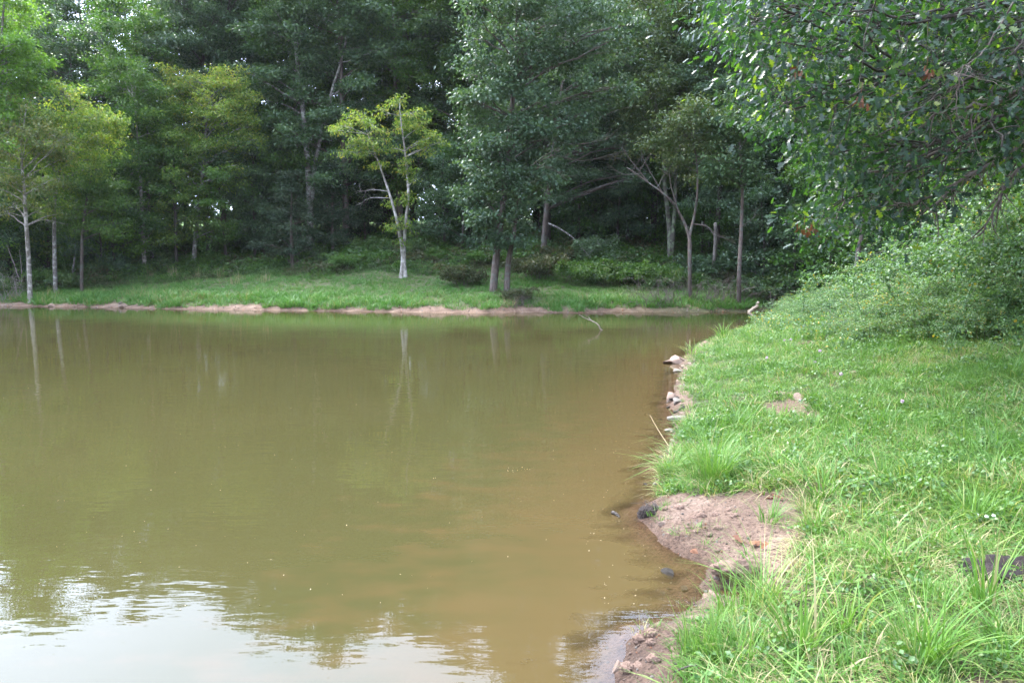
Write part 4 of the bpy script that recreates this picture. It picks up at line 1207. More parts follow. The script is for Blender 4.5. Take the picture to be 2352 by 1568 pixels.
# dead brush
def brush(label, p, w, h, nst, seed, mat='twig'):
    rg = np.random.default_rng(seed); mb = MB()
    for _ in range(nst):
        s0 = np.array([rg.normal(0, w * .35), rg.normal(0, .4), -.05])
        e = s0 + np.array([rg.normal(0, w * .4), rg.normal(0, .5), abs(rg.normal(h * .6, h * .3))])
        P = limb_curve(s0, e, rg, .15, .12, 8)
        P[-2:, 2] -= [.05 * h, .18 * h]
        mb.tube(P, np.linspace(.014, .005, 8), 4)
        for _k in range(4):
            j = rg.integers(3, 8)
            mb.tube(limb_curve(P[j], P[j] + rg.normal(0, .3, 3) + [0, 0, .05], rg, .05, .15, 4), np.linspace(.007, .003, 4), 3)
    root = empty('dead_brush', p, label, 'brush', 'tangles of dead brush by the water')
    tag(obj('twigs', mb.mesh('twigs', M[mat], True), root), None, None, None, 'stuff')
    return root


brush('grey tangle of dead brush at the waterline left of the forked trunk', ground(1520, 700), 2.0, 1.6, 60, 700)
brush('grey tangle of dead brush between the forked and the slim trunk', ground(1640, 698), 2.2, 1.7, 70, 701)
brush('dark brush hanging over the driftwood in the cove', ground(1770, 700), 1.6, 1.2, 40, 702)
brush('small wiry brush at the water edge below the dark-trunked oak', ground(1200, 700), .8, .6, 36, 703)
brush('pale dead brush behind the leftmost trunk', ground(20, 690), 1.6, 2.0, 26, 704, 'dead_wood')


def stick(name, label, cat, pts, r0, r1, mat='dead_wood', forks=(), group=None, k=7):
    """a branch lying about: a bent tapering stem with its side twigs as parts"""
    Q = smooth_path(pts, 18)
    g = np.random.default_rng(len(label) * 7)
    Q[1:-1] += g.normal(0, r0 * .25, (16, 3))
    org = Q[0]
    mb = MB(); mb.tube(Q, np.linspace(r0, r1, 18), k)
    o = tag(obj(name, mb.mesh(name, M[mat], True, org), None, org), label, cat, group)
    for f, rf in forks:
        P = smooth_path(f, 9)
        b = MB(); b.tube(P, np.linspace(rf, rf * .4, 9), 5)
        obj('side_twig', b.mesh('side_twig', M[mat], True, org), o)
    return o


def W(u, v, up=0.0, z=0.0):
    p = onz(u, v, z); p[2] += up
    return p


# forked branch standing out of the water
w0 = W(1382, 758); Yw = w0[1]
stick('sunken_branch', 'bare grey forked branch poking out of the open water near the far bank', 'branch', [w0 - [-.1, 0, .2], w0, at(1370, 742, Yw), at(1357, 735, Yw + .1), at(1352, 728, Yw + .15)], .035, .012,
      forks=[([at(1360, 737, Yw), at(1345, 731, Yw), at(1330, 722, Yw + .1)], .016)])
w0 = W(1722, 716); Yw = w0[1]
stick('driftwood_log', 'short pale bleached stub rising out of the cove water', 'log', [w0 - [.1, 0, .25], w0 + [0, 0, .02], at(1738, 704, Yw), at(1742, 694, Yw)], .10, .075, 'bleached', k=9)
w1 = W(1740, 713)
stick('fallen_log', 'dark fallen log lying along the cove waterline behind the pale stub', 'log', [w1 + [-.1, .3, .05], w1 + [.5, .35, .12], w1 + [1.1, .4, .16]], .09, .07, 'bark_dark', k=9)
w2 = W(1783, 716)
stick('fallen_branch', 'thin curved grey branch dipping into the cove right of the pale stub', 'branch', [w2 + [.08, 0, -.1], w2 + [0, .05, .12], w2 + [-.3, .1, .7], w2 + [-.28, .15, 1.1]], .045, .02, 'bark_brown', forks=[([w2 + [-.2, .08, .5], w2 + [-.05, .1, .8], w2 + [-.08, .1, 1.1]], .02)])
w3 = ground(1692, 697)
stick('fallen_branch', 'pale bent branch leaning at the foot of the slim trunk', 'branch', [w3 + [.1, 0, 0], w3 + [.15, 0, .5], w3 + [.5, .1, .8], w3 + [1.1, .1, .9]], .035, .015)
# dead branches at the left water edge
l0 = W(57, 697)
stick('dead_sapling', 'leaning bare grey stem in the water beside the leftmost trunk', 'dead tree', [l0 + [0, 0, -.1], l0 + [-.08, 0, .9], l0 + [-.4, 0, 2.2], l0 + [-1.0, .1, 4.0]], .06, .02, 'dead_wood',
      forks=[([l0 + [-.1, 0, 1.2], l0 + [-.6, .1, 1.45], l0 + [-1.4, .2, 1.5]], .04), ([l0 + [-.1, 0, 1.3], l0 + [-.06, 0, 2.4], l0 + [-.1, 0, 3.6]], .03)])
l1 = W(34, 694)
stick('dead_sapling', 'short bare stick standing left of the leaning grey stem', 'dead tree', [l1 + [0, 0, -.1], l1 + [.03, 0, .6], l1 + [.12, 0, 1.1]], .035, .02, 'dead_wood')
l2 = W(68, 700)
stick('fallen_branch', 'thin pale branch slanting into the water at the leftmost trunk', 'branch', [l2 + [.1, 0, -.05], l2 + [-.3, .05, .4], l2 + [-.7, .1, .7]], .03, .015, 'dead_wood')
s0 = W(1405, 1178); s1 = W(1424, 1187)
stick('floating_stick', 'short black stick floating off the sandy point', 'stick', [s0 + [0, 0, .012], (s0 + s1) / 2 + [0, 0, .01], s1 + [0, 0, -.004]], .016, .012, 'bark_dark')
s0 = at(1545, 1568, 3.3); s0 = W(1560, 1560, 0, .2)
stick('twig', 'thin dark twig lying on the sand at the bottom', 'stick', [W(1550, 1548, .015, .2), W(1575, 1540, .02, .2), W(1600, 1532, .012, .2)], .005, .003, 'twig')
stick('twig', 'thin straw arching from the bank over the shallow water', 'stick', [W(1535, 1035, .06, .1), W(1510, 1005, .12, .0), W(1492, 978, .16, 0.)], .005, .003, 'dry')


# ------------------------------------------------------------------ stones
def stone_mesh(name, rg, mat, sub=2, rough=.28, flat=1.0):
    import bmesh
    bm = bmesh.new()
    bmesh.ops.create_icosphere(bm, subdivisions=sub, radius=1)
    V = np.array([v.co[:] for v in bm.verts]); F = np.array([[v.index for v in f.verts] for f in bm.faces])
    bm.free()
    # chip planes give stone its flats
    for _ in range(15):
        d = nrm(rg.normal(0, 1, 3)); lim = rg.uniform(.42, .8)
        s = V @ d
        V = V - np.maximum(s - lim, 0)[:, None] * d
    V = V * (1 + rough * .35 * rg.normal(0, 1, (len(V), 1)) * .35)
    V[:, 2] *= flat
    return mesh_np(name, V, F, mat, False)


rgs = np.random.default_rng(800)
SM = {k: [stone_mesh('stone', rgs, M[k], 3, .12) for _ in range(3)] for k in ('rock_pale', 'rock_grey', 'rock_rust', 'rock_wet')}


def stone(p, size, kind, label, group=None, rz=None, name='stone', sink=.4):
    o = obj(name, SM[kind][int(rgs.integers(0, 3))], None, (p[0], p[1], p[2] + size[2] * (1 - 2 * sink)))
    o.scale = size
    o.rotation_euler = (rgs.normal(0, .12), rgs.normal(0, .12), rgs.uniform(0, 6.28) if rz is None else rz)
    return tag(o, label, 'stone', group)


def gp_(u, v):
    return ground(u, v)


for u, v, sz, kd, lab in [
    (1537, 833, (.34, .16, .07), 'rock_pale', 'long flat pale rock tongue pointing into the water'),
    (1562, 834, (.3, .3, .2), 'rock_pale', 'rounded pale rock at the root of the flat tongue'),
    (1545, 918, (.19, .15, .13), 'rock_pale', 'tan boulder standing in the water off the grassy edge'),
    (1558, 925, (.14, .12, .08), 'rock_grey', 'grey stone just behind the tan boulder'),
    (1556, 853, (.15, .1, .06), 'rock_grey', 'low white-grey rock below the flat tongue'),
    (1562, 962, (.2, .13, .05), 'rock_grey', 'flat pale slab at the foot of the grassy edge'),
    (1553, 947, (.08, .06, .04), 'rock_wet', 'dark wet stone above the flat pale slab'),
    (1566, 940, (.11, .08, .05), 'rock_wet', 'dark angular stone between boulder and slab'),
    (1548, 993, (.07, .06, .04), 'rock_wet', 'small dark stone at the end of the stony rim'),
    (1595, 1274, (.065, .06, .05), 'rock_rust', 'rusty orange stone at the water edge of the sandy patch'),
    (1535, 1319, (.075, .05, .04), 'rock_wet', 'dark wet stone standing in the shallow bay'),
    (1533, 1300, (.06, .03, .015), 'rock_wet', 'thin dark stone behind the wet one in the bay'),
    (1570, 1352, (.05, .035, .02), 'rock_grey', 'grey stone in the shallows near the bay shore'),
    (1536, 1352, (.03, .02, .01), 'rock_grey', 'tiny flat grey stone awash in the bay'),
    (1600, 1373, (.06, .035, .02), 'rock_wet', 'dark stone awash beside the lower grass'),
    (1482, 1114, (.05, .035, .02), 'rock_wet', 'small dark stone off the upper grass clump'),
    (1508, 1113, (.06, .04, .03), 'rock_grey', 'small stone under the overhanging grass clump'),
    (1520, 1205, (.07, .05, .035), 'rock_pale', 'pale wedge stone at the edge of the sandy patch'),
    (1598, 1203, (.06, .035, .02), 'rock_grey', 'bluish grey stone set in the sandy patch'),
    (1555, 1183, (.045, .035, .03), 'rock_rust', 'small rusty pebble above the bluish stone'),
    (1775, 1265, (.1, .07, .06), 'rock_pale', 'pale stone at the grass edge right of the hole'),
    (1610, 1425, (.11, .07, .04), 'rock_pale', 'flat pale stone at the foot of the lower grass'),
    (1420, 1538, (.06, .05, .05), 'rock_pale', 'tan stone at the tip of the bottom sand spit'),
    (1453, 1545, (.05, .035, .03), 'rock_grey', 'bluish grey stone on the bottom sand spit'),
    (1508, 1465, (.05, .03, .015), 'rock_pale', 'flat pale chip on top of the bottom sand spit'),
    (1478, 1445, (.035, .03, .02), 'rock_rust', 'small reddish stone at the upper rim of the bottom spit'),
    (1835, 917, (.16, .12, .09), 'rock_pale', 'pinkish stone in the worn spot of the grass'),
    (1805, 905, (.34, .16, .05), 'rock_pale', 'flat pale slab in the worn spot of the grass'),
    (1775, 742, (.5, .4, .16), 'rock_pale', 'pale ledge rock at the water under the bramble tip'),
    (120, 704, (.3, .22, .17), 'rock_pale', 'large pale stone at the far left water edge'),
    (282, 705, (.4, .25, .2), 'rock_pale', 'big flat stone under the left end of the sand strip'),
    (280, 697, (.22, .2, .13), 'rock_grey', 'stone resting above the big flat one at left'),
    (105, 698, (.25, .2, .1), 'rock_grey', 'grey stone behind the large pale one at far left'),
    (4, 703, (.16, .12, .1), 'rock_grey', 'white stone at the very left frame edge'),
    (26, 700, (.3, .2, .1), 'rock_pale', 'flat tan stone left of the dead stems'),
    (222, 706, (.2, .14, .1), 'rock_pale', 'pale stone midway along the stony left strip')]:
    p = gp_(u, v)
    stone(p, sz, kd, lab, None)
for i in range(110):
    u = rgs.uniform(0, 340) if i < 46 else rgs.uniform(340, 1330)
    v = np.interp(u, [0, 340, 700, 1330], [701, 704, 708, 713]) + rgs.normal(-1, 2.5)
    p = gp_(u, v)
    if p[1] > 47: continue
    s = rgs.uniform(.05, .15) * (1 if i < 46 else .75)
    stone(p, (s * 1.2, s, s * .6), ['rock_pale', 'rock_grey', 'rock_rust', 'rock_pale'][i % 4], 'small stone among many on the sandy rim of the far bank', 'small stones on the far sand rim')
for i in range(46):
    a = rgs.random(); k = rgs.integers(14, 22)
    q = shore[k] * (1 - a) + shore[k + 1] * a + rgs.normal(0.08, .12, 2)
    s = rgs.uniform(.025, .075)
    stone((q[0], q[1], gz(q[0], q[1])), (s * 1.3, s, s * .55), ['rock_pale', 'rock_grey', 'rock_wet', 'rock_pale'][i % 4], 'small stone among many on the rim below the near grass', 'small stones on the near rim')


# lumps of earth
def clod(label, p, r, mat, seed, name='mud_clod'):
    g = np.random.default_rng(seed); mb = MB()
    import bmesh
    bm = bmesh.new(); bmesh.ops.create_icosphere(bm, subdivisions=4, radius=1)
    V = np.array([v.co[:] for v in bm.verts]); F = np.array([[v.index for v in f.verts] for f in bm.faces]); bm.free()
    q = .3 * vnoise(V[:, 0] * 2.2 + V[:, 2] * 1.7, V[:, 1] * 2.2 - V[:, 2], seed) + .2 * vnoise(V[:, 0] * 6 + V[:, 2] * 5, V[:, 1] * 6 - V[:, 2] * 3, seed + 1) + .13 * vnoise(V[:, 0] * 14 + V[:, 2] * 9, V[:, 1] * 14, seed + 2)
    V = V * (1 + q)[:, None] * np.asarray(r)
    return tag(obj(name, mesh_np(name, V, F, M[mat], False), None, p), label, 'clod')


p = ground(2325, 1345)
clod('dark crumbly mud clod in the grass at the right edge', p + [0.02, .05, .02], (.25, .17, .13), 'clod', 5)
p = ground(1488, 1190)
clod('dark root-bound clod of earth at the tip of the sandy point', p + [0.03, 0.02, .03], (.1, .09, .07), 'clod', 9)
mb = MB(); g = np.random.default_rng(41)
for _ in range(60):
    a = p + np.array([.04, .02, .1]) + g.normal(0, .04, 3)
    mb.tube(limb_curve(a, a + np.array([g.normal(-.03, .07), g.normal(-.03, .05), -abs(g.normal(.08, .05))]), g, .1, .15, 5), np.linspace(.003, .0015, 5), 3)
tag(obj('root_tangle', mb.mesh('root_tangle', M['twig'], True, p), None, p), 'tangle of thin grey roots hanging off the sandy point', 'roots')
for i in range(70):
    u, v = (rgs.uniform(1420, 1560), rgs.uniform(1440, 1566)) if i < 34 else (rgs.uniform(1520, 1690), rgs.uniform(1160, 1290))
    q = ground(u, v)
    if q[2] < .03: continue
    s = rgs.uniform(.012, .034)
    clod('crumb of reddish earth among many on the near sand', q + [0, 0, s * .3], (s * 1.2, s, s * .8), 'sandclod', 60 + i, 'earth_crumb')['group'] = 'earth crumbs on the near sand'
hp = np.array(HOLE)
for i, (dx, dy, r_) in enumerate([(-.02, .2, (.15, .07, .06)), (.25, .04, (.09, .09, .06)), (.12, -.2, (.1, .05, .045)), (-.24, -.02, (.06, .08, .03))]):
    q = hp + [dx, dy, 0]; q[2] = gz(q[0], q[1]) + .01
    clod(['crumbly earth lip behind the hole in the sand', 'crumbly earth lip right of the hole in the sand', 'crumbly earth lip in front of the hole in the sand', 'crumbly earth lip left of the hole in the sand'][i], q, r_, 'sandclod', 90 + i, 'earth_lip')


def loose_leaf(label, p, L, seed, group=None):
    g = np.random.default_rng(seed); mb = MB()
    a = g.uniform(0, 6.28)
    lobed(mb, np.zeros((1, 3)), np.array([[math.cos(a), math.sin(a), .15]]), nrm(np.array([[g.normal(0, .4), g.normal(0, .4), 1.]])), np.array([L]), np.array([g.uniform(.2, .9)]), g)
    return tag(obj('fallen_leaf', mb.mesh('fallen_leaf', M['dead_leaf'], False), None, p), label, 'leaf', group)


for i, (u, v) in enumerate([(1713, 1240), (1725, 1250), (1740, 1262), (1748, 1268), (1705, 1255), (1770, 1258), (1735, 1240)]):
    q = ground(u, v); loose_leaf('withered brown leaf beside the hole in the sand', q + [0, 0, .03], .11, 900 + i, 'dead leaves by the hole')
for i, (u, v) in enumerate([(1768, 1145), (1785, 1148), (1800, 1150), (1758, 1150)]):
    q = ground(u, v); loose_leaf('curled tan leaf at the top of the sandy wedge', q + [0, 0, .02], .1, 920 + i, 'dead leaves on the sandy wedge')


# ------------------------------------------------------------------ grass and ground cover
def blades(mb, n_, rad, h, w, lean, rg, t=.5, tv=.2, segs=3, hv=.35):
    """n_ grass blades out of one root, each a tapering bent strip"""
    a = rg.uniform(0, 6.28, n_); q = rad * np.sqrt(rg.random(n_))
    B = np.stack([q * np.cos(a), q * np.sin(a), np.full(n_, -.01)], -1)
    da = a + rg.normal(0, .8, n_)
    D = np.stack([np.cos(da), np.sin(da), np.zeros(n_)], -1)
    S = np.stack([-np.sin(da), np.cos(da), np.zeros(n_)], -1)
    tw = rg.normal(0, .5, n_)[:, None]
    S = nrm(S + D * tw)
    Hh = h * np.clip(rg.normal(1, hv, n_), .35, 1.8)
    ln = np.abs(rg.normal(lean, lean * .5, n_)) * Hh
    ww = w * rg.uniform(.6, 1.3, n_)
    tt = np.linspace(0, 1, segs + 1)
    rows = []
    for k_, s in enumerate(tt):
        c = B + D * (ln * s ** 1.8)[:, None] + np.array([0, 0, 1]) * (Hh * (s - .28 * (ln / np.maximum(Hh, 1e-3)) * s ** 3))[:, None]
        wd = ww * (1 - s ** 1.6) * (0.75 + .5 * min(s * 3, 1)) * .5
        rows.append((c - S * wd[:, None], c + S * wd[:, None]))
    V = np.stack([x for r in rows[:-1] for x in r] + [rows[-1][0]], 1)
    nv = V.shape[1]
    f = []
    for k_ in range(segs - 1):
        f += [[2 * k_, 2 * k_ + 1, 2 * k_ + 3], [2 * k_, 2 * k_ + 3, 2 * k_ + 2]]
    f += [[2 * segs - 2, 2 * segs - 1, 2 * segs]]
    F = (np.arange(n_)[:, None, None] * nv + np.array(f)[None]).reshape(-1, 3)
    mb.add(V.reshape(-1, 3), F, np.repeat(np.clip(rg.normal(t, tv, n_), 0, 1), nv))


def src(name, mb, mat):
    return bpy.data.objects.new(name, mb.mesh(name, mat, False))


def scatter(name, pts, sc, idx, sources, rg, label, tilt=.15, flat_z=None):
    """one object of kind stuff: the sources set out on its points"""
    n_ = len(pts)
    me = bpy.data.meshes.new(name)
    me.vertices.add(n_)
    me.vertices.foreach_set('co', np.ascontiguousarray(pts, dtype=np.float32).ravel())
    a = me.attributes.new('rot', 'FLOAT_VECTOR', 'POINT')
    rot = np.stack([rg.normal(0, tilt, n_), rg.normal(0, tilt, n_), rg.uniform(0, 6.283, n_)], -1)
    a.data.foreach_set('vector', np.ascontiguousarray(rot, dtype=np.float32).ravel())
    a = me.attributes.new('scl', 'FLOAT', 'POINT'); a.data.foreach_set('value', np.ascontiguousarray(sc, dtype=np.float32))
    a = me.attributes.new('pick', 'INT', 'POINT'); a.data.foreach_set('value', np.ascontiguousarray(idx, dtype=np.int32))
    ng = bpy.data.node_groups.new(name, 'GeometryNodeTree')
    ng.interface.new_socket('Geometry', in_out='INPUT', socket_type='NodeSocketGeometry')
    ng.interface.new_socket('Geometry', in_out='OUTPUT', socket_type='NodeSocketGeometry')
    N_, L_ = ng.nodes, ng.links
    gi, go = N_.new('NodeGroupInput'), N_.new('NodeGroupOutput')
    iop = N_.new('GeometryNodeInstanceOnPoints')
    iop.inputs['Pick Instance'].default_value = True
    jn = N_.new('GeometryNodeJoinGeometry')
    for s in reversed(sources):
        oi = N_.new('GeometryNodeObjectInfo'); oi.inputs['Object'].default_value = s
        g2 = N_.new('GeometryNodeGeometryToInstance')
        L_.new(oi.outputs['Geometry'], g2.inputs[0]); L_.new(g2.outputs[0], jn.inputs[0])

    def na(nm, ty):
        q = N_.new('GeometryNodeInputNamedAttribute'); q.data_type = ty; q.inputs['Name'].default_value = nm
        return q.outputs['Attribute']
    L_.new(gi.outputs[0], iop.inputs['Points']); L_.new(jn.outputs[0], iop.inputs['Instance'])
    L_.new(na('pick', 'INT'), iop.inputs['Instance Index'])
    e2r = N_.new('FunctionNodeEulerToRotation')
    L_.new(na('rot', 'FLOAT_VECTOR'), e2r.inputs[0]); L_.new(e2r.outputs[0], iop.inputs['Rotation'])
    L_.new(na('scl', 'FLOAT'), iop.inputs['Scale'])
    L_.new(iop.outputs[0], go.inputs[0])
    o = obj(name, me)
    md = o.modifiers.new('scatter', 'NODES'); md.node_group = ng
    return tag(o, label, None, None, 'stuff')


def rand_pts(x0, x1, y0, y1, dens, rg):
    n_ = int((x1 - x0) * (y1 - y0) * dens)
    return rg.uniform(x0, x1, n_), rg.uniform(y0, y1, n_)


rg = np.random.default_rng(1000)
GS = []
for k in range(3):      # fine turf
    mb = MB(); blades(mb, 30, .09, .085, .0045, .9, rg, .42 + .08 * k, .2); GS.append(src('turf', mb, M['grass']))
for k in range(3):      # broad crabgrass blades lying over
    mb = MB(); blades(mb, 18, .08, .10, .0085, 1.3, rg, .5, .22); GS.append(src('crabgrass', mb, M['grass']))
for k in range(2):      # low leafy weeds
    mb = MB()
    C = np.stack([rg.normal(0, .05, 16), rg.normal(0, .05, 16), rg.uniform(.03, .09, 16)], -1)
    leaves(mb, C, (.012, .012, .006), 3, .027, .019, rg, .45, .2, 1.2, 0); GS.append(src('clover', mb, M['weed']))
mb = MB(); blades(mb, 14, .08, .13, .004, 1.3, rg, .99, .04); blades(mb, 9, .08, .08, .006, 1.0, rg, .6, .2); GS.append(src('bent', mb, M['grass']))
mb = MB(); blades(mb, 26, .1, .045, .005, 3.0, rg, .98, .05); GS.append(src('thatch', mb, M['grass']))
mb = MB(); blades(mb, 14, .06, .2, .0062, .6, rg, .55, .2); GS.append(src('tall', mb, M['grass']))
px_, py_ = [], []
for (x0, x1, y0, y1, dn) in [(.3, 6.5, 1.6, 6, 330), (.8, 9, 6, 9.5, 230), (1.5, 11, 9.5, 15, 120), (2, 13, 15, 24, 62), (5, 13, 24, 33, 50)]:
    a, b = rand_pts(x0, x1, y0, y1, dn, rg); px_.append(a); py_.append(b)
gx, gy = np.concatenate(px_), np.concatenate(py_)
ok = grassy(gx, gy) & (sdist(gx, gy) > .03) & (np.abs(gx) < .78 * gy + 1.2)
thin = vnoise(gx * 1.1, gy * 1.1, 51) + .5 * vnoise(gx * 3.1, gy * 3.1, 52)
ok &= rg.random(len(gx)) < np.clip(1.0 + .55 * thin, .25, 1)
gx, gy = gx[ok], gy[ok]
gd = np.hypot(gx, gy)
idx = rg.choice(11, len(gx), p=[.15, .15, .12, .12, .11, .1, .045, .045, .05, .06, .05])
dryp = vnoise(gx * .6 + 4, gy * .6, 58) + .5 * vnoise(gx * 1.9, gy * 1.9, 59)
idx = np.where((dryp > .35) & (rg.random(len(gx)) < .25), rg.choice([8, 9], len(gx)), idx)
lush = .5 + .5 * vnoise(gx * .8 + 9, gy * .8, 53)
sc = rg.uniform(.7, 1.3, len(gx)) * (.8 + .55 * lush) * np.interp(gd, [3, 9, 20, 32], [1.0, 1.05, 1.35, 1.6])
scatter('bank_grass', np.stack([gx, gy, height(gx, gy)], -1), sc, idx, GS, rg, 'bright green grass and clover covering the near right bank')

# stray blades on the sand
a, b = rand_pts(.5, 13, 2.5, 24, 34, rg)
ok = (~grassy(a, b)) & (sdist(a, b) > .05) & (rg.random(len(a)) < .55 + .5 * vnoise(a * 2, b * 2, 55))
a, b = a[ok], b[ok]
scatter('sparse_grass', np.stack([a, b, height(a, b)], -1), rg.uniform(.45, .9, len(a)), rg.choice([0, 1, 3, 8], len(a)), GS, rg, 'sparse grass blades sprouting from the sand')

# pebbles on the near and far sand
PB = [bpy.data.objects.new('pebble', m_) for m_ in (SM['rock_pale'][0], SM['rock_grey'][0], SM['rock_rust'][1], SM['rock_pale'][1], SM['rock_wet'][0])]
a, b = rand_pts(.3, 4, 2.4, 9, 420, rg); d_ = sdist(a, b)
ok = (~grassy(a, b)) & (d_ > -.5) & (rg.random(len(a)) < np.where(d_ < 0, .25, 1))
a, b = a[ok], b[ok]
s_ = .004 + .012 * rg.random(len(a)) ** 4
a2, b2 = rand_pts(-42, 14, 34, 46, 40, rg); d2 = sdist(a2, b2)
ok = (d2 > -.05) & (d2 < 1.1); a2, b2 = a2[ok], b2[ok]
s2 = .018 + .05 * rg.random(len(a2)) ** 4
P3 = np.stack([np.concatenate([a, a2]), np.concatenate([b, b2])], -1)
scatter('gravel', np.column_stack([P3, height(P3[:, 0], P3[:, 1])]), np.concatenate([s_, s2]), rg.choice(5, len(P3), p=[.34, .24, .16, .22, .04]), PB, rg, 'fine gravel and pebbles on the bare sand', .4)

# specks of pollen and leaf litter floating on the pond
rg2 = np.random.default_rng(1050); mb = MB(); k = 420
fu = np.concatenate([rg2.uniform(0, 1500, 300), rg2.normal(1195, 18, 20), rg2.uniform(1350, 1540, 100)]); fv = np.concatenate([720 + 700 * rg2.random(300) ** 2, rg2.normal(1076, 3, 20), rg2.uniform(800, 1400, 100)])
FP = np.array([onz(a_, b_) for a_, b_ in zip(fu, fv)]); FP[:, 2] = .003
FP = FP[sdist(FP[:, 0], FP[:, 1]) < -.1]
leaves(mb, FP, (.03, .03, .0005), 1, .013, .009, rg2, .6, .3, 30, 0)
tag(obj('floating_litter', mb.mesh('floating_litter', M['dry'], False)), 'pale specks of litter floating on the pond', None, None, 'stuff')

# far bank grass
FG = []
for k in range(3):
    mb = MB(); blades(mb, 22, .16, .22, .02, .7, rg, .45 + .1 * k, .2); FG.append(src('far turf', mb, M['far_grass']))
mb = MB(); blades(mb, 8, .15, .42, .014, .4, rg, .97, .06); blades(mb, 12, .16, .2, .02, .7, rg, .4, .2); FG.append(src('far bent', mb, M['far_grass']))
a, b = rand_pts(-44, 15, 34, 56, 22, rg); d_ = sdist(a, b)
edge = 11 + 2.5 * vnoise(a * .3, b * .3, 33) - 6 * sstep(2, 12, a) - 4.5 * sstep(-24, -30, a)
ok = (d_ > .4 - .3 * vnoise(a * 1.7, b * 1.7, 31) - .35 * vnoise(a * .45, b * .45, 35)) & (d_ < edge) & (b > 33)
a, b, d_ = a[ok], b[ok], d_[ok]
idx = np.where(rg.random(len(a)) < .05 + .05 * sstep(-10, -25, a), 3, rg.integers(0, 3, len(a)))
sc = rg.uniform(.6, 1.2, len(a)) * np.interp(d_, [.7, 1.6, 4, 12], [1.35, 1.2, .75, .7]) * (1 + .35 * vnoise(a * .7, b * .7, 57))
scatter('far_grass', np.stack([a, b, height(a, b)], -1), sc, idx, FG, rg, 'mown-looking green grass strip on the far bank')

# leafy ground cover on the far slope, in the cove corner and under the brambles
UC = []
for k, mt in enumerate(('shrub', 'green', 'russet')):
    mb = MB()
    C = np.stack([rg.normal(0, .22, 16), rg.normal(0, .22, 16), rg.uniform(.08, .5, 16)], -1)
    leaves(mb, C, (.05, .05, .03), 5, .11, .065, rg, .45, .25, 1.0, .1)
    for q in C[:8]:
        mb.tube([(q[0] * .4, q[1] * .4, 0), q * .7, q], [.006, .004, .003], 3, .2)
    UC.append(src('cover', mb, M[mt]))
a, b = rand_pts(-50, 34, 22, 70, 8, rg); d_ = sdist(a, b)
edge = 8.5 + 2.5 * vnoise(a * .3, b * .3, 33) - 5.5 * sstep(2, 10, a) - 5 * sstep(-23, -29, a)
ok = (d_ > np.maximum(edge, .9)) & (rg.random(len(a)) < np.clip(.75 + .7 * vnoise(a * .5, b * .5, 61), .05, 1) * np.interp(d_, [2, 16, 24], [1, .55, .22]))
ok &= (b > 34) | (a > 12.5)
a, b = a[ok], b[ok]
ud = np.interp((d_ - edge)[ok], [0, 4], [.45, 1])
idx = np.where(vnoise(a * .4, b * .4, 62) + rg.normal(0, .3, len(a)) > .35, 2, rg.integers(0, 2, len(a)))
scatter('undergrowth', np.stack([a, b, height(a, b)], -1), rg.uniform(.8, 2.2, len(a)) * ud, idx, UC, rg, 'leafy weeds and vines covering the slope below the wood')


WC = []
for k in range(2):
    mb = MB(); C = np.stack([rg.normal(0, .16, 14), rg.normal(0, .16, 14), rg.uniform(.05, .38, 14)], -1)
    leaves(mb, C, (.05, .05, .03), 5, .06, .036, rg, .5, .25, 1.0, .1)
    blades(mb, 10, .14, .3, .007, .6, rg, .5, .2, 2)
    for q in C[:7]:
        mb.tube([(q[0] * .4, q[1] * .4, 0), q * .7, q], [.005, .003, .002], 3, .2)
    WC.append(src('weeds', mb, M['bramble']))
a, b = rand_pts(6.6, 17, 9.5, 32, 16, rg); d_ = sdist(a, b)
lim = 5.2 + 1.2 * vnoise(a * .5, b * .5, 81) + .6 * vnoise(a * 1.6, b * 1.6, 82)
ok = (d_ > .8) & (rg.random(len(a)) < sstep(lim - 1.5, lim + 1.2, np.maximum(d_, a - 2.8)))
a, b = a[ok], b[ok]
scatter('slope_weeds', np.stack([a, b, height(a, b)], -1), rg.uniform(.5, 1.25, len(a)), rg.integers(0, 2, len(a)), WC, rg, 'loose weeds and grass running up into the brambles on the right slope')


# ---- single tufts and plants one can point at
def tuft(name, label, cat, uv, n_, rad, h, w, lean, seed, t=.5, mat='grass', group=None, p=None, seg=5):
    g = np.random.default_rng(seed); mb = MB()
    blades(mb, n_, rad, h, w, lean, g, t, .18, seg)
    q = ground(*uv) if p is None else p
    return tag(obj(name, mb.mesh(name, M[mat], False), None, q), label, cat, group)


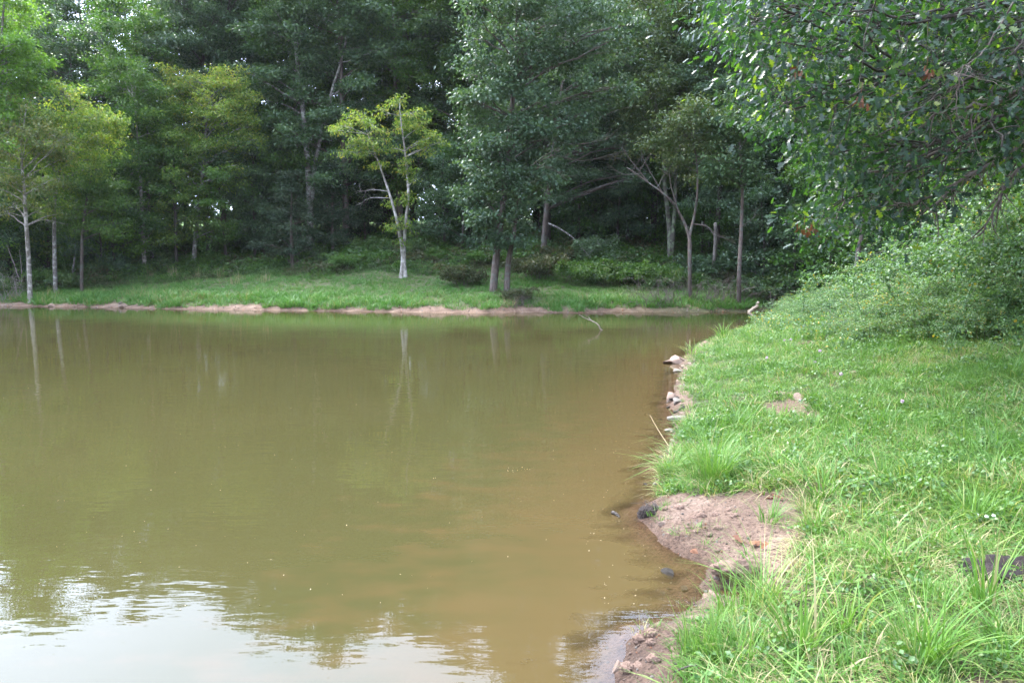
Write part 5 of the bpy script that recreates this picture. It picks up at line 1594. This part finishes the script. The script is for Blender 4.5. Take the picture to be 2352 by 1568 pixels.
for i, (u, v, n_, rad, h, w, lean, t, lab) in enumerate([
    (1640, 1105, 260, .13, .42, .006, .75, .62, 'big fountain-shaped clump of fine grass at the top of the sandy patch'),
    (1540, 1085, 120, .1, .3, .006, 1.0, .7, 'pale grass clump leaning over the water above the sandy point'),
    (1890, 1165, 60, .09, .36, .01, .7, .35, 'dark green broad-bladed tuft right of the sandy wedge'),
    (1960, 1070, 90, .14, .3, .009, .9, .3, 'blue-green tuft of glossy blades in the middle of the bank'),
    (1765, 1205, 70, .07, .2, .006, .6, .4, 'small green tuft growing in the sand beside the hole'),
    (1690, 1425, 110, .1, .26, .006, .5, .66, 'upright yellow-green tuft at the lower edge of the sand'),
    (1612, 1512, 150, .1, .26, .005, .4, .6, 'upright reddish-based grass clump beside the bottom sand spit'),
    (1760, 1400, 150, .12, .36, .006, 1.0, .75, 'pale arching clump of fine grass on the lower bank'),
    (2120, 1540, 130, .1, .36, .009, .6, .58, 'tall tuft at the bottom edge of the grass'),
    (2260, 1400, 40, .05, .42, .01, .35, .62, 'tall upright blades in front of the mud clod'),
    (2240, 1200, 110, .1, .26, .006, .7, .7, 'yellowish fine tuft near the right edge'),
    (1950, 1470, 50, .09, .34, .01, .6, .6, 'broad pale blades right of the pale arching clump'),
    (1840, 1520, 60, .08, .4, .011, .5, .6, 'broad upright blades near the bottom edge'),
    (2060, 1310, 60, .09, .26, .01, .9, .45, 'spreading tuft in the lower middle of the bank'),
    (2290, 1090, 70, .12, .24, .009, .9, .35, 'dark spreading tuft far right of the middle bank'),
    (2180, 950, 70, .14, .24, .01, .9, .4, 'green tuft half way up the bank near the thicket'),
    (1660, 778, 60, .18, .5, .018, .8, .45, 'lone tuft standing up against the water on the upper bank'),
    (1590, 815, 50, .14, .34, .012, 1.0, .8, 'straw-tipped tuft hanging over the flat rock tongue'),
    (1690, 990, 60, .12, .32, .009, .7, .5, 'tall tuft near the edge above the big fountain clump'),
    (1780, 1000, 50, .1, .3, .01, .7, .5, 'tuft right of the tall one above the fountain clump'),
    (2330, 1500, 60, .09, .3, .011, 1.0, .45, 'arching tuft in the lower right corner'),
    (1690, 1540, 110, .12, .28, .006, .5, .6, 'dense tuft by the lower edge next to the bottom spit')]):
    tuft('grass_tuft', lab, 'grass tuft', (u, v), n_, rad, h, w, lean, 1100 + i, t, 'grass', 'tufts that stand out of the near grass')
for i, (u, v) in enumerate([(270, 640), (300, 632), (345, 638), (395, 634), (405, 640), (505, 640), (540, 655), (215, 655), (455, 640), (610, 650)]):
    tuft('dry_grass', 'pale dry stalks standing in the left end of the far grass', 'grass tuft', (u, v), 26, .3, .75, .014, .25, 1200 + i, .6, 'dry', 'dry stalks at the left of the far grass', seg=3)
tuft('dry_grass', 'pale dry stalks with dark tuft hanging at the waterline below the dark-trunked oak', 'grass tuft', (1170, 705), 60, .35, .55, .014, .8, 1220, .4, 'dry', seg=3)


def weed(label, p, h, n_, L, Wd, seed, mat='weed'):
    """upright plant with big leaves, each a part of its own"""
    g = np.random.default_rng(seed)
    root = empty('broadleaf_weed', p, label, 'plant')
    mb = MB(); Q = smooth_path([(0, 0, -.02), (g.normal(0, .02), g.normal(0, .02), h * .5), (g.normal(0, .04), g.normal(0, .04), h)], 8)
    mb.tube(Q, np.linspace(.012, .004, 8) * max(.4, h / .8), 5); obj('stem', mb.mesh('stem', M['weed'], True), root)
    for k in range(n_):
        s = .25 + .75 * (k + .5) / n_; a = k * 2.4
        b = Q[min(7, int(s * 7))]
        d = nrm(np.array([math.cos(a), math.sin(a), .55 * s - .1])); sd_ = np.array([-math.sin(a), math.cos(a), 0]); up_ = np.cross(d, sd_) * -1
        up_ = up_ * np.sign(up_[2])
        l_ = L * (1.15 - .5 * s) * g.uniform(.8, 1.15)
        t_ = np.array([0, .12, .3, .55, .8, 1.0]); w_ = np.array([.02, .06, .42, .5, .28, 0]) * Wd / L * l_
        mid = b + d * (t_ * l_)[:, None] - np.array([0, 0, 1]) * (.35 * l_ * t_ ** 2.2)[:, None]
        lf, rt = mid + sd_ * w_[:, None] + up_ * (.25 * w_)[:, None], mid - sd_ * w_[:, None] + up_ * (.25 * w_)[:, None]
        V_ = np.concatenate([mid, lf, rt]); f = []
        for q in range(5):
            f += [[q, q + 1, 6 + q + 1], [q, 6 + q + 1, 6 + q], [q, 12 + q, 12 + q + 1], [q, 12 + q + 1, q + 1]]
        m2 = MB(); m2.add(V_, f, g.uniform(.3, .8)); obj('leaf', m2.mesh('leaf', M[mat], True), root)
    return root


weed('dark green broad-leaved weed at the foot of the thicket', ground(2165, 770), .8, 16, .26, .1, 1300)
weed('large pale broad-leaved weed cut by the right frame edge', ground(2340, 745), 1.0, 16, .28, .11, 1301)
weed('low broad-leaved weed in front of the thicket foot', ground(2080, 795), .35, 9, .2, .11, 1302)
weed('leafy weed on the upper bank against the water', ground(1738, 757), .4, 10, .2, .06, 1303)
weed('narrow-leaved weed in the middle of the bank', ground(2080, 910), .4, 12, .15, .04, 1304)
weed('leafy weed in the grass near the lower edge', ground(1820, 1440), .24, 10, .09, .035, 1305)
weed('pale weed rising from the grass at the right of the lower bank', ground(2000, 1390), .24, 10, .09, .035, 1306)
weed('weed seedling in front of the bottom sand spit', ground(1592, 1566), .12, 6, .07, .03, 1307)
weed('weed beside the white clover heads', ground(2290, 1245), .15, 7, .09, .04, 1308)
weed('pale weed in the grass right of the blue-green tuft', ground(2150, 1000), .28, 12, .14, .05, 1309)

# clover heads
def flower(label, p, r, h, mat, seed, group):
    g = np.random.default_rng(seed); root = empty('clover_flower', p, label, 'flower', group)
    mb = MB(); mb.tube([(0, 0, -.01), (.004, 0, h * .6), (.006, .003, h)], [.0016, .0013, .0012], 4, .4); obj('stem', mb.mesh('stem', M['weed'], True), root)
    mb = MB(); d = nrm(g.normal(0, 1, (40, 3)) + [0, 0, .25])
    leaves(mb, np.array([[.006, .003, h]]) + d * r * .7, (r * .1,) * 3, 2, r * .8, r * .4, g, .5, .3, .2, 0, np.array([.006, .003, h - r])); obj('head', mb.mesh('head', M[mat], False), root)


for i, (u, v) in enumerate([(2240, 1224), (2262, 1228), (2278, 1226)]):
    flower('white clover head in the bare spot at lower right', ground(u, v), .013, .13, 'white_petal', 1400 + i, 'white clover heads at lower right')
for i, (u, v) in enumerate([(1836, 944), (2070, 947), (1800, 795), (1815, 793), (1882, 822), (1845, 760), (1900, 742), (1925, 735), (1960, 760), (1760, 838), (1870, 850), (1930, 880)]):
    flower('small pink clover head in the upper bank grass', ground(u, v), .022 if v > 900 else .028, .14, 'petal', 1420 + i, 'pink clover heads in the grass')

# ------------------------------------------------------------------ thin humid air
hz, n, l = new_mat('humid air')
o_ = n.new('ShaderNodeOutputMaterial'); vp = n.new('ShaderNodeVolumePrincipled')
vp.inputs['Color'].default_value = (.9, .95, 1, 1); vp.inputs['Density'].default_value = HAZE; vp.inputs['Anisotropy'].default_value = .2
l.new(vp.outputs[0], o_.inputs['Volume'])
hx0, hx1, hy0, hy1, hz0, hz1 = -270, 270, -70, 340, -4, 46
HV = [(x, y, z) for z in (hz0, hz1) for y in (hy0, hy1) for x in (hx0, hx1)]
HF = [(0, 2, 3, 1), (4, 5, 7, 6), (0, 1, 5, 4), (2, 6, 7, 3), (0, 4, 6, 2), (1, 3, 7, 5)]
tag(obj('haze', mesh_np('haze', HV, HF, hz)), 'thin humid air over the pond', None, None, 'stuff')
